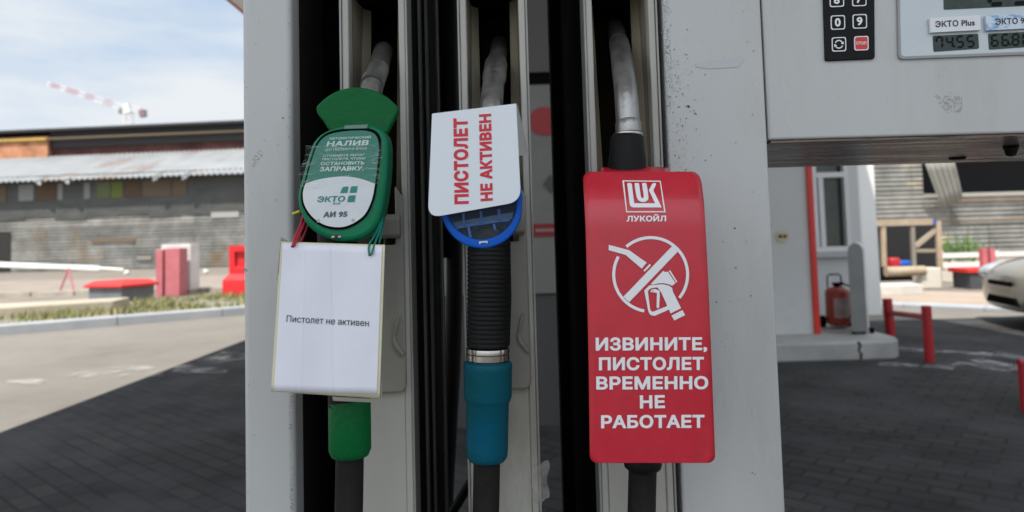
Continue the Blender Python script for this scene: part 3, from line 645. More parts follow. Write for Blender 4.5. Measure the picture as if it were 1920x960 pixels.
g.box(xk1-.01, xk1+.045, ky-.03, ky+.05, kz-.1, 3.6); build(g, 'corner_trim', mat('red_trim', (0.60, 0.03, 0.02), .4), kiosk, bevel=.005)
q = W(1466, 443, ky)
g = B(); g.tube([q+Vector((0, -.012, 0)), q+Vector((0, .0, 0))], .062, 24); so_ = build(g, 'wall_socket', mat('socket_cream', (0.52, .45, .30), .6), kiosk)
g = B()
for dx in (-.022, .024): g.tube([q+Vector((dx, -.02, 0)), q+Vector((dx, -.013, 0))], .018, 12)
build(g, 'socket_hole', mat('socket_dark', (0.06, .045, .03), .6), so_)
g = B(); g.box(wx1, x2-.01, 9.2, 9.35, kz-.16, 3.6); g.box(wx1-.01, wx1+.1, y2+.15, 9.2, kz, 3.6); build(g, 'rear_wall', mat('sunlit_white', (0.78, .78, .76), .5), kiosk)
# island the kiosk stands on
g = B(); e1 = G(1612, 678); i0 = G(1440, 680)
yf = (e1.y+i0.y)/2; xr = G(1692, 668).x
pts = [(.4, yf, 0)]+[(xr-.22+.22*math.sin(a), yf+.35-.35*math.cos(a), 0) for a in [i*PI/2/8 for i in range(9)]]+[(xr, 8.6, 0), (.4, 8.6, 0)]
g.prism(pts, (0, 0, .165)); struct(build(g, 'kerb_island', [M_ISL], bevel=.02, seg=3))
# crack in kerb
g = B(); q = W(1612, 655, yf-.004)
pp = [W(x, y, yf-.004) for x, y in ((1606, 641), (1611, 648), (1608, 656), (1613, 664), (1611, 676), (1616, 677), (1618, 664), (1612, 657), (1616, 649), (1613, 641))]
g.add(pp, [list(range(10))]); 
build_crack = build(g, 'kerb_crack', mat('crack_dark', (0.05, .045, .04), .9)); struct(build_crack)
# grey upright board with rounded top
c = G(1621, 628, .165)
t = thing('rounded_guard_board', 'grey upright guard board with rounded top at the end of the kiosk island', 'guard', tuple(c))
g = B(); H_ = .86; wd = .15; dirw = Vector((math.cos(math.radians(10)), math.sin(math.radians(10)), 0)); dirt = Vector((.15, .40, 0))
bl = W(1597, 623, c.y); prof = [(0, .03)]+[(wd/2-wd/2*math.cos(a), H_-.09+.09*math.sin(a)) for a in [i*PI/12 for i in range(13)]]+[(wd, .03)]
o_ = Vector((bl.x, c.y, .165))
g.prism([o_+Vector((1, 0, 0))*u+Vector((0, 0, v)) for u, v in prof], Vector((.20, .35, 0)), 0, mside=1); build(g, 'board', [mat('guard_grey', (0.17, .175, .17), .5, 0, (.22, .225, .22), 3), mat('guard_white_edge', (.62, .63, .63), .5, 0, (.5, .5, .5), 4)], t, bevel=.006)  # paler edge: sunlight on that side put into its colour
for dx in (.03, .12, .2):
    g = B(); g.tube([o_+Vector((dx+.04, .1, 0)), o_+Vector((dx+.04, .1, .05))], .02, 10); build(g, 'foot', M_BLACK, t)
# fire extinguisher on wheels
c = G(1573, 614, .165); y = c.y; s_ = y/F
t = thing('fire_extinguisher', 'large faded red wheeled fire extinguisher below the kiosk window', 'extinguisher', tuple(c))
R_ = 21*s_; z0 = .165+.03; H_ = 72*s_
g = B(); g.tube([c+Vector((0, 0, .02+z_)) for z_ in (0, .01, .04, H_*.86, H_*.93, H_*.98, H_)], [R_*.5, R_*.85, R_, R_, R_*.85, R_*.5, R_*.25], 28); build(g, 'tank', mat('faded_red', (0.36, .05, .03), .45, 0, (.30, .045, .03), 6), t, smooth=True)
g = B(); 
g.grid(lambda u, v: c+Vector((math.sin((u-.5)*1.5)*(R_+.002), -math.cos((u-.5)*1.5)*(R_+.002), .02+H_*(.22+.5*v))), 10, 1); build(g, 'label', mat('extinguisher_label', (.42, .36, .34), .6, 0, (.3, .22, .2), 12), t, smooth=True)
g = B(); g.tube([c+Vector((0, 0, .02+H_)), c+Vector((0, 0, .02+H_+.03))], .03, 12); g.tube([c+Vector((-.05, -.02, H_+.05)), c+Vector((.06, -.02, H_+.05))], .015, 8); build(g, 'valve', M_BLACK, t)
g = B(); zz = H_+.02; g.tube([c+Vector(v) for v in ((-.07, .05, zz-.06), (-.07, .05, zz+.10), (-.05, .05, zz+.12), (.05, .05, zz+.12), (.07, .05, zz+.10), (.07, .05, zz-.06))], .008, 8); build(g, 'handle', M_BLACK, t, smooth=True)
g = B(); g.tube(curve_pts([c+Vector(v) for v in ((.03, -.03, H_+.05), (R_+.02, -.05, H_+.0), (R_+.03, -.05, H_*.6), (R_*.9, -.06, H_*.35), (R_*.6, -.1, H_*.3))]), .009, 8); build(g, 'hose', M_BLACK, t, smooth=True)
for sx in (-1, 1):
    g = B(); g.tube([c+Vector((sx*(R_+.005), .06, .06)), c+Vector((sx*(R_+.035), .06, .06))], .06, 16); build(g, 'wheel', M_BLACK, t)
# red bollards with rail
ra = G(1671, 632); rb = G(1743, 681)
t = thing('bollard_rail', 'two red steel bollards joined by a rail, one leaning', 'bollard', tuple(rb))
MRB = mat('bollard_red', (0.42, .012, .02), .4, 0, (.33, .012, .016), 6, specks=(.08, .02, .02), speck_scale=60)
ta = W(1663, 560, ra.y); tb = W(1741, 573, rb.y)
g = B(); g.tube([ra-Vector((0, 0, .05)), ta], 8.5*ra.y/F, 20); build(g, 'post', MRB, t, bevel=.006, smooth=True)
g = B(); g.tube([rb-Vector((0, 0, .05)), Vector((rb.x, rb.y, tb.z))], 8.5*rb.y/F, 20); build(g, 'post', MRB, t, bevel=.006, smooth=True)
g = B(); g.tube([W(1668, 586, ra.y-.02), W(1735, 594, rb.y+.02)], .026, 10); build(g, 'rail', MRB, t, smooth=True)
ra = G(1922, 775)
t = thing('barrier_frame', 'dark red low steel frame at the edge of the worn lane marking', 'barrier', tuple(ra))
tp = W(1913, 680, ra.y)
g = B(); g.tube([Vector((ra.x, ra.y, 0)), Vector((ra.x, ra.y, tp.z))], .022, 12); build(g, 'post', MRB, t, smooth=True)
g = B(); g.tube([Vector((ra.x+.8, ra.y, 0)), Vector((ra.x+.8, ra.y, tp.z))], .022, 12); build(g, 'post', MRB, t, smooth=True)
g = B(); g.tube([Vector((ra.x-.02, ra.y, tp.z)), Vector((ra.x+.82, ra.y, tp.z))], .022, 12); build(g, 'rail', MRB, t, smooth=True)
g = B(); g.box(ra.x+.05, ra.x+.75, ra.y-.01, ra.y+.01, .12, tp.z-.04); build(g, 'board', mat('pale_board_paint', (.5, .5, .5), .6), t)
# kerb across, right; path strips
g = B(); p = G(1560, 571); q = G(1980, 589); d = (q-p).normalized(); nn = Vector((-d.y, d.x, 0))
for i in range(9):
    a = p+d*(i*.98+.005); c_ = p+d*(i*.98+.975); g.prism([a, c_, c_+nn*.35, a+nn*.35], (0, 0, .05))
struct(build(g, 'lane_kerb', mat('bluish_kerb', (.34, .37, .40), .8, 0, (.4, .42, .44), 3), bevel=.01))
g = B(); nn2 = nn; P0 = p-d*2+nn*.35; P1 = q+d*6+nn*.35
g.add([(*(v.xy), .012) for v in (P0, P1, P1+nn*2.6, P0+nn*2.6)], [(0, 1, 2, 3)]); struct(build(g, 'pavement', mat('pinkish_paving', (.34, .25, .20), .9, 0, (.38, .32, .25), 1.5, .2, 10)))
g = B(); a = W(1645, 552, 11.8); e = W(1726, 552, 11.8); g.box(a.x, e.x, 11.7, 12.1, 0, .19); tag(build(g, 'concrete_block', mat('white_block', (.62, .60, .56), .8, 0, (.5, .48, .44), 3), bevel=.02), 'low whitewashed concrete block in front of the timber frame', 'block')
# timber market frame / lean-to
yy = 13.2
t = thing('timber_stand', 'open cream timber stand with dark interior and a diagonal brace', 'stand', (W(1700, 540, yy).x, yy, 0))
MCW = mat('cream_timber', (.44, .35, .25), .75, 0, (.30, .24, .17), 5, .2, 30)
def PX(px, py, Y=yy): return W(px, py, Y)
def barpx(name, p, q, wpx, m=MCW, Y=yy, th=.06):
    a = PX(*p, Y); c_ = PX(*q, Y); dd = (c_-a).normalized(); n_ = Vector((-dd.z, 0, dd.x))*(wpx/2*Y/F)
    g = B(); g.prism([a-n_, c_-n_, c_+n_, a+n_], (0, th, 0)); return build(g, name, m, t)
barpx('top_beam', (1620, 418), (1750, 416), 11)
barpx('beam_end', (1750, 416), (1756, 416), 10, mat('blue_paint', (.03, .09, .30), .5), yy-.01, .08)
barpx('post', (1760, 414), (1764, 505), 9, Y=yy+.01)
barpx('post', (1657, 424), (1659, 500), 8, Y=yy+.02)
barpx('post', (1712, 424), (1716, 520), 7, mat('grey_timber', (.22, .2, .17), .8), yy+.02)
barpx('brace', (1718, 462), (1757, 430), 8, mat('grey_brown_timber', (.34, .29, .22), .8), yy+.03)
barpx('rail', (1718, 470), (1757, 470), 6, mat('grey_brown_timber', (.28, .24, .18), .8), yy+.05)
g = B(); a = PX(1620, 425, yy+.6); e = PX(1762, 503, yy+.6); g.box(a.x, e.x, yy+.55, yy+.6, .1, a.z); build(g, 'back_panel', mat('stand_black', (.015, .015, .017), .9), t)
g = B(); a = PX(1622, 470); e = PX(1650, 470); g.box(a.x, e.x, yy+.08, yy+.12, PX(1630, 500).z, PX(1630, 424).z); build(g, 'door_panel', mat('tan_door', (.45, .36, .26), .7), t)
g = B(); a = PX(1645, 508); e = PX(1716, 508); g.tube([(a.x, yy-.3, a.z), (e.x, yy-.3, a.z)], .09, 14); tag(build(g, 'timber_log', MCW, smooth=True), 'thick cream timber beam lying in front of the open stand', 'timber')
g = B(); a = PX(1722, 520, yy-.2); e = PX(1760, 520, yy-.2); g.box(a.x, e.x, yy-.3, yy+.0, 0, PX(1740, 502, yy-.2).z); tag(build(g, 'crate', mat('pale_crate', (.6, .56, .48), .8), bevel=.02), 'pale cream crate under the post of the timber stand', 'crate')
a = PX(1650, 498, yy+.3); g = B(); g.obox(Vector((PX(1692, 495, yy+.3).x, yy+.3, a.z+.02)), .30, .2, .14); tag(build(g, 'plastic_bag', mat('blue_bag', (.02, .10, .45), .4), bevel=.04), 'bright blue bag lying inside the timber stand', 'bag')
g = B(); g.obox(Vector((PX(1672, 490, yy+.3).x, yy+.25, a.z+.05)), .20, .2, .2); tag(build(g, 'canister', mat('red_canister', (.45, .02, .03), .4), bevel=.04), 'small red canister beside the blue bag inside the stand', 'canister')
# white rails in front of the shed, red footing with pink posts, weeds
yr = 18
t = thing('rail_fence', 'low fence of two white horizontal rails before the shed', 'fence', (W(1850, 500, yr).x, yr, 0))
for py in (480, 498):
    a = W(1762, py, yr); g = B(); g.box(a.x, a.x+5, yr, yr+.06, a.z-.06, a.z+.07); build(g, 'rail', mat('rail_white', (.66, .64, .60), .6), t)
for px in (1766, 1870, 1990):
    a = W(px, 470, yr); g = B(); g.box(a.x, a.x+.08, yr+.061, yr+.12, 0, a.z); build(g, 'post', mat('rail_post', (.5, .48, .44), .7), t)
c = G(1850, 542)
t = thing('concrete_footing', 'dark concrete footing with a red cap plate carrying two pink posts', 'footing', tuple(c))
y = c.y
a = W(1820, 540, y).x; e = W(1885, 540, y).x
g = B(); g.box(a, e, y, y+.5, 0, .30); build(g, 'block', mat('dark_footing', (.05, .055, .06), .8, 0, (.09, .09, .10), 4), t, bevel=.01)
g = B(); g.box(a-.06, e+.05, y-.04, y+.54, .301, .38); build(g, 'cap', M_REDP, t, bevel=.01)
for px in (1838, 1853):
    q = W(px, 465, y+.25); g = B(); g.box(q.x, q.x+.09, y+.2, y+.3, .38, q.z); build(g, 'post', pk, t)
g = B(); rg = random.Random(5)
cpos = W(1795, 478, 20)
for k in range(520):
    p = Vector((cpos.x+rg.gauss(0, .32), 20+rg.uniform(-.3, .3), 0)); h = rg.uniform(.35, .85); th = rg.uniform(.35, 1)*h
    q = p+Vector((rg.uniform(-.15, .15), 0, th)); a = rg.uniform(0, PI); s2 = rg.uniform(.03, .07)
    g.add([q, q+Vector((math.cos(a)*s2, .02, s2)), q+Vector((math.cos(a)*s2*2.2, 0, rg.uniform(-.02, .08))), q+Vector((math.cos(a)*s2, -.02, -s2*.6))], [(0, 1, 2, 3)], rg.choice((0, 1)))
for k in range(24):
    p = Vector((cpos.x+rg.gauss(0, .42), 20+rg.uniform(-.3, .3), 0)); g.tube([p, p+Vector((rg.uniform(-.1, .1), 0, rg.uniform(.6, 1.2)))], .01, 4, 1)
tag(build(g, 'weed_bush', [mat('weed_green', (.09, .16, .03), .7), mat('weed_dark', (.05, .10, .02), .7)], recalc=False), 'bushy green weed growing at the foot of the shed wall', 'bush')
# sandy strip before shed
g = B(); g.add([(9, 14.2, .01), (32, 14.2, .01), (32, 24, .01), (9, 24, .01)], [(0, 1, 2, 3)]); struct(build(g, 'yard', mat('yard_dust', (.34, .29, .235), .95, 0, (.26, .23, .19), .8, .3, 10)))

# ---------------- car (full sedan, only its nose reaches the frame)
cx, cy = G(1948, 628).x, G(1948, 628).y
car = thing('parked_car', 'champagne sedan with clear headlight parked by the lane kerb', 'car', (cx+2.2, cy, 0))
M_CAR = mat('champagne_paint', (.33, .30, .24), .25, .55, coat=.6); M_TYRE = mat('tyre', (.02, .02, .02), .8); M_RIM = mat('rim', (.5, .5, .5), .3, .8)
def loft(secs, name, mt, parent, sub=2):
    g = B(); n = len(secs[0])
    for s2 in secs: g.v += [Vector(p) for p in s2]
    for i in range(len(secs)-1):
        for k in range(n): k2 = (k+1) % n; g.f.append([i*n+k, i*n+k2, (i+1)*n+k2, (i+1)*n+k]); g.m.append(0)
    g.f.append(list(range(n))[::-1]); g.m.append(0); g.f.append([(len(secs)-1)*n+k for k in range(n)]); g.m.append(0)
    o = build(g, name, mt, parent, smooth=True, angle=180); md = o.modifiers.new('s', 'SUBSURF'); md.levels = sub; md.render_levels = sub; return o
CR = Matrix.Rotation(math.radians(-14), 3, 'Z'); c0 = Vector((cx+.0, cy+.55, 0))
def cp(x, y, z): return c0 + CR @ Vector((x, y, z))
def sec(x, hw, zb, zm, zt, tw): return [cp(x, y, z) for y, z in ((-hw*.85, zb), (-hw, zb+.12), (-hw*1.0, zm), (-tw, zt), (0, zt+.03), (tw, zt), (hw, zm), (hw, zb+.12), (hw*.85, zb), (0, zb))]
loft([sec(.02, .45, .24, .42, .55, .35), sec(.06, .66, .2, .5, .64, .52), sec(.25, .80, .18, .58, .74, .66), sec(.7, .86, .18, .64, .83, .72), sec(1.25, .87, .18, .68, .92, .74), sec(2.2, .88, .18, .70, .95, .78), sec(3.4, .87, .18, .72, .96, .76), sec(4.0, .84, .2, .74, .98, .72), sec(4.35, .74, .28, .66, .9, .6)], 'body', M_CAR, car)
loft([[cp(x, y, z) for y, z in ((-a2, z1), (-b2, z2), (b2, z2), (a2, z1))] for x, a2, b2, z1, z2 in ((1.1, .74, .68, .88, .93), (1.75, .76, .58, .9, 1.36), (2.3, .76, .6, .9, 1.43), (3.1, .75, .58, .9, 1.38), (3.8, .72, .64, .92, 1.0))], 'cabin', mat('car_glass', (.02, .025, .03), .05), car, 1)
for sx, sy in ((.85, -.82), (.85, .82), (3.45, -.82), (3.45, .82)):
    g = B(); g.tube([cp(sx, sy-.1, .31), cp(sx, sy-.09, .31), cp(sx, sy+.09, .31), cp(sx, sy+.1, .31)], [.27, .31, .31, .27], 28); wh = build(g, 'wheel', M_TYRE, car, smooth=True)
    g = B(); s3 = -1 if sy < 0 else 1; g.tube([cp(sx, sy+s3*.07, .31), cp(sx, sy+s3*.108, .31)], .19, 20); build(g, 'rim', M_RIM, wh)
for sy in (-1, 1):
    bm = bmesh.new(); bmesh.ops.create_uvsphere(bm, u_segments=20, v_segments=12, radius=1)
    g = B(); g.add([cp(.20+v.co.x*.17+abs(v.co.y)*.02, sy*.60+v.co.y*.17, .625+v.co.z*.085+v.co.x*.03) for v in bm.verts], [[v.index for v in f.verts] for f in bm.faces]); bm.free()
    build(g, 'headlight', mat('headlight_glass', (.75, .78, .8), .05, .8), car, smooth=True)
g = B(); g.prism([cp(-.005, y, z) for y, z in ((-.26, .48), (.26, .48), (.28, .53), (-.28, .53))], CR @ Vector((.14, 0, 0))); g.prism([cp(.015, y, z) for y, z in ((-.40, .27), (.40, .27), (.34, .36), (-.34, .36))], CR @ Vector((.14, 0, 0))); build(g, 'grille', M_BLACK, car, bevel=.01)
for s3 in (-1, 1):
    g = B(); g.prism([cp(.13, s3*y, z) for y, z in ((.50, .27), (.76, .27), (.76, .39), (.52, .37))], CR @ Vector((.1, 0, 0)))
    build(g, 'air_intake', M_BLACK, car, bevel=.01)

# ---------------- white ice cabinet seen between the nozzle fins
ya = 4.2
t = thing('white_cabinet', 'white upright cabinet with a red disc seen through the pump', 'cabinet', (W(1010, 500, ya).x, ya, 0))
x0 = W(800, 400, ya).x; x1 = W(1110, 400, ya).x
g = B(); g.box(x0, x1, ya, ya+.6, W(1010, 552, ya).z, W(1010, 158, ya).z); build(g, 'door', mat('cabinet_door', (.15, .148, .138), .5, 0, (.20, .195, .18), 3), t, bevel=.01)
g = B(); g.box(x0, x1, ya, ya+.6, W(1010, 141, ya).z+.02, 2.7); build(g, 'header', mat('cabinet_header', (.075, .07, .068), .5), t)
g = B(); g.box(x0+.01, x1-.01, ya+.02, ya+.59, W(1010, 158, ya).z, W(1010, 141, ya).z+.02); build(g, 'shadow_gap', M_BLACK, t)  # black strip set back between header and door
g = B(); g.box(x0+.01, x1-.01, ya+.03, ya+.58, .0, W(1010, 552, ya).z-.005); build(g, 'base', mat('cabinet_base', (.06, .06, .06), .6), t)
q = W(1022, 227, ya-.01); g = B(); g.prism([q+Vector((.108*math.cos(a), 0, .088*math.sin(a))) for a in [2*PI*i/40 for i in range(40)]], (0, .008, 0)); build(g, 'red_disc', mat('disc_red', (.30, .005, .008), .4), t)
g = B(); a = W(998, 420, ya-.01); e = W(1045, 443, ya-.01); g.box(a.x, e.x+.2, ya-.008, ya-.001, e.z, a.z); st = build(g, 'red_strip', mat('strip_red', (.22, .006, .010), .4), t)
g = B(); g.box(a.x+.02, e.x+.15, ya-.012, ya-.009, (a.z+e.z)/2-.008, (a.z+e.z)/2+.008); build(g, 'strip_line', mat('strip_line', (.28, .2, .2), .5), st)
q = W(1032, 345, ya-.01); g = B(); g.prism([q+Vector(v) for v in ((-.045, 0, 0), (0, 0, .06), (.05, 0, 0), (0, 0, -.06))], (0, .006, 0)); build(g, 'grey_sticker', mat('sticker_grey', (.06, .06, .06), .5), t)
g = B(); a = W(985, 570, 3.4); g.box(W(980, 570, 3.4).x, W(994, 570, 3.4).x, 3.4, 3.46, .1, W(990, 565, 3.4).z); tag(build(g, 'red_post', MRB, bevel=.01), 'narrow dark red post in the gap beside the middle nozzle holder', 'post')

# ================================================================== THE PUMP
YF = 0.75; YB = 1.13
pump = thing('fuel_dispenser', 'light grey fuel dispenser with three nozzle holders and a side display cabinet', 'fuel pump', (0.05, .95, 0))
# columns
g = B(); xl0, xl1 = X(455), X(549)
g.box(xl0, xl1, YF, YF+.035, .35, 1.9); build(g, 'column', M_METAL, pump, bevel=.0065, seg=4)
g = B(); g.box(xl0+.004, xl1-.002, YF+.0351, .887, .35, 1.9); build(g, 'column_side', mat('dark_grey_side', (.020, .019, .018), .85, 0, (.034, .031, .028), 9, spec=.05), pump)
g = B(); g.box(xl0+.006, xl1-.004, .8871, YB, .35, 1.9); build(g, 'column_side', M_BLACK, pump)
g = B(); xr0, xr1 = X(1259), X(1448)
g.box(xr0, xr1, YF, YF+.10, .35, 1.9); build(g, 'column', M_METAL, pump, bevel=.003, seg=3)
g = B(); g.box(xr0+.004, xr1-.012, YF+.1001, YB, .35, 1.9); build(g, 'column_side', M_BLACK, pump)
# header, lower cabinet
XR = X(2600)
g = B(); g.box(xl0, xr1, YF+.01, YB+.12, 1.9, 2.25); build(g, 'header', M_METAL, pump, bevel=.01)
g = B(); g.box(xl0, XR, YF-.02, YB+.02, .15, .349); build(g, 'lower_cabinet', M_METAL, pump, bevel=.01)
g = B(); g.box(XR-.12, XR, YF, YF+.30, .35, 1.9); build(g, 'column', M_METAL, pump, bevel=.004)
g = B(); g.box(xl0-.35, XR+.35, YF-.14, YB+.25, 0, .148); struct(build(g, 'pump_island', M_ISL, bevel=.03, seg=3))
# nozzle holders
def holder(xa, xb, ztop_px, side):
    x0 = X(xa); x1 = X(xb); lip = .0075
    zr = Z(470)              # bottom of the recess
    ZT = 1.89
    f = B()
    f.box(x0, x0+lip, YF, YF+.02, .35, ZT); f.box(x1-lip, x1, YF, YF+.02, .35, ZT)      # lips
    f.box(x0+lip, x1-lip, YF+.002, YF+.03, .35, zr)                                      # face below the recess
    fa = build(f, 'nozzle_holder', M_BEIGE, pump, bevel=.0015)
    g = B(); g.box(x0-.0022, x0-.0002, YF-.0015, YF+.035, .351, ZT-.01); g.box(x1+.0002, x1+.0022, YF-.0015, YF+.035, .351, ZT-.01); build(g, 'edge_trim', M_TRIM, fa)
    # recess: tapered side walls running back, sloping back wall
    ins = .014; yb0 = YF+.035; yb1 = YF+.26; zt = 1.52
    g = B()
    A0 = Vector((x0+lip, YF+.0202, zr)); A1 = Vector((x0+lip, YF+.0202, ZT)); B0 = Vector((x0+lip+ins, yb0, zr)); B1 = Vector((x0+lip+ins, yb1, ZT))
    C0 = Vector((x1-lip, YF+.0202, zr)); C1 = Vector((x1-lip, YF+.0202, ZT)); D0 = Vector((x1-lip-ins, yb0, zr)); D1 = Vector((x1-lip-ins, yb1, ZT))
    F0 = Vector((x0+lip+.006, YF+.04, zr)); F1 = Vector((x0+lip+.006, YF+.04, ZT)); H0 = Vector((x1-lip-.006, YF+.04, zr)); H1 = Vector((x1-lip-.006, YF+.04, ZT))
    mA0, mA1, mC0, mC1 = A0.lerp(B0, .92), A1.lerp(B1, .50), C0.lerp(D0, .92), C1.lerp(D1, .30)
    g.add([A0, A1, mA0, mA1], [(0, 1, 3, 2)], 0); g.add([C0, C1, mC0, mC1], [(0, 1, 3, 2)], 0); g.add([mA0, mA1, B0, B1], [(0, 1, 3, 2)], 1); g.add([mC0, mC1, D0, D1], [(0, 1, 3, 2)], 1); g.add([B0, B1, D0, D1], [(0, 1, 3, 2)], 1)  # rear of the walls in black: light falloff put into the colour
    build(g, 'recess', [M_BEIGE_IN, M_SHADE_BLACK], fa, recalc=False)
    g = B(); g.box(x0+lip, x1-lip, YF+.006, YF+.25, 1.435, 1.47); build(g, 'recess_roof', M_SHADE_BLACK, fa)  # roof set low to darken the recess, in the same shade black
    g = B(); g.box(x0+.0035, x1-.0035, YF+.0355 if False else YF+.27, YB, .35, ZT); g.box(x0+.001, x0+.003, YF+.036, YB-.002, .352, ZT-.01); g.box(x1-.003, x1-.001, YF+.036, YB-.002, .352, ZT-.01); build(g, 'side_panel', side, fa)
    # boot plate: proud plate with rounded bottom, hook and ledge
    s = (xb-xa); zb = Z(729)
    u = lambda t: x0+(x1-x0)*t
    g = B()
    pts = [(u(.10), zb), (u(.86), zb), (u(.92), zb+.004), (u(.93), zb+.010), (u(.93), zr+.06), (u(.80), zr+.075), (u(.80), zr+.01), (u(.10), zr+.01)]
    g.prism([(x, YF-.006, z) for x, z in pts], (0, .0075, 0)); bp = build(g, 'boot_plate', M_PLATE, fa, bevel=.0025, seg=3)
    g = B(); z1 = Z(398); z2 = Z(442)
    g.prism([(u(.56), y, z) for y, z in ((YF-.007, z2), (YF-.016, z2+.004), (YF-.018, z1-.004), (YF-.012, z1+.001), (YF-.007, z1+.001))], (u(.90)-u(.56), 0, 0)); build(g, 'ledge', M_PLATE, bp, bevel=.003, seg=3)
    g = B(); g.prism([(u(t_), YF-.012, Z(p_)) for t_, p_ in ((.80, 592), (.86, 586), (.80, 618), (.80, 630), (.92, 655), (.90, 662), (.76, 640), (.74, 628))], (0, .008, 0)); build(g, 'hook', M_PLATE, bp, bevel=.002)
    g = B(); q = Vector((u(.27), YF-.0065, Z(705))); g.tube([q, q+Vector((0, .0005, 0))], .0055, 20); build(g, 'hole', M_SHADE_BLACK, bp)
    # recess left/right inner ribs
    g = B(); g.box(u(.60), u(.625), YF+.001, YF+.02, zr, zr+.10); build(g, 'rib', M_BEIGE_IN, fa)
    return fa
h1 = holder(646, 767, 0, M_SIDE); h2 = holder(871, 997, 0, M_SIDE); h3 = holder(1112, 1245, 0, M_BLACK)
# extra vertical trims on the side of the first holder (door seams)
g = B()
for yv in (.86, .93, 1.06): g.box(X(767)-.0005, X(767)+.003, yv, yv+.012, .36, 1.88)
build(g, 'seam_strip', mat('seam_metal', (.14, .14, .12), .5, 0, (.06, .06, .05), 30, stretch=(1, 1, .2)), h1)

# display cabinet
DX0 = W(1442, 262, YF).x; DZ0 = W(1442, 262, YF).z
g = B(); g.box(DX0, XR-.125, YF, 1.06, DZ0, 1.9)
disp = build(g, 'display_cabinet', M_METAL, pump, bevel=.0025, seg=3)
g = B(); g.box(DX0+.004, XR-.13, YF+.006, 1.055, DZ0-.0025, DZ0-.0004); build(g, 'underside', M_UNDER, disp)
g = B(); g.tube([W(1795, 291, .98)+Vector((0, 0, .004)), W(1795, 299, .98)], [.016, .010], 14); build(g, 'drain_plug', M_RUBBER, disp); g = B(); g.tube([W(1895, 268, .85)+Vector((0, 0, .0)), W(1895, 282, .86)-Vector((0, 0, .004))], [.010, .006], 14); build(g, 'drain_plug', M_RUBBER, disp)
# keypad
yk = YF-.0025
def pxbox(name, pts, r, Y, th, m, parent, bev=.0008):
    g = B(); card(g, rounded(pts, r), Y, th, 0); return build(g, name, m, parent, bevel=bev)
kp = pxbox('keypad', [(1541, -120), (1639, -124), (1641, 110), (1548, 114)], 5, yk-.0008, .0035, M_KEYPAD, disp)
def key(cx_, cy_, txt, m=M_KEYPAD, tm=M_WHITE, ts=1.0, h=16, wd=11):
    a = 13.4
    o = [(cx_-a, cy_-a+.5), (cx_+a, cy_-a-.5), (cx_+a+.5, cy_+a-.5), (cx_-a+.5, cy_+a+.5)]
    g = B(); Yk = yk-.0014
    OU = rounded(o, 4.5, 4); IN = rounded([(p[0]+(cx_-p[0])*.13, p[1]+(cy_-p[1])*.13) for p in o], 4, 4)
    g.prism([W(*p, Yk) for p in IN], (0, .001, 0), 0)
    g.ring([W(*p, Yk-.0002) for p in OU], [W(*p, Yk-.0002) for p in IN], (0, .0012, 0), 1)
    if txt == 'cycle':
        for s in (0, PI):
            arc = [(cx_+7.2*math.cos(t+s), cy_+7.2*math.sin(t+s)) for t in [(-2.75+.22*i) for i in range(11)]]
            put(g, shape([ribbon(arc, 2.2)]), onY(Yk-.0004), 1)
            t = -2.75+.22*10.2+s; p = (cx_+7.2*math.cos(t), cy_+7.2*math.sin(t)); tx, ty = -math.sin(t), math.cos(t); nx, ny = math.cos(t), math.sin(t)
            put(g, ([(p[0]+nx*3.4, p[1]+ny*3.4), (p[0]-nx*3.4, p[1]-ny*3.4), (p[0]+tx*4.6, p[1]+ty*4.6)], [(0, 1, 2)]), onY(Yk-.0005), 1)
    elif txt: put(g, line_px(txt, cx_-wd/2, cy_+h/2, cx_+wd/2, cy_+h/2-.3, h, .035), onY(Yk-.0005), 2)
    return build(g, 'key', [m, M_WHITE, tm], kp, recalc=False)
for (x_, y_, s_) in ((1571, 42, '0'), (1612, 40, '9'), (1569, -.5, '8'), (1611, -2, '7'), (1568, -43, '5'), (1610, -45, '4')): key(x_, y_, s_)
key(1573, 83, 'cycle'); key(1615, 81, 'СТОП', M_KEYRED, M_WHITE, h=5.5, wd=19)
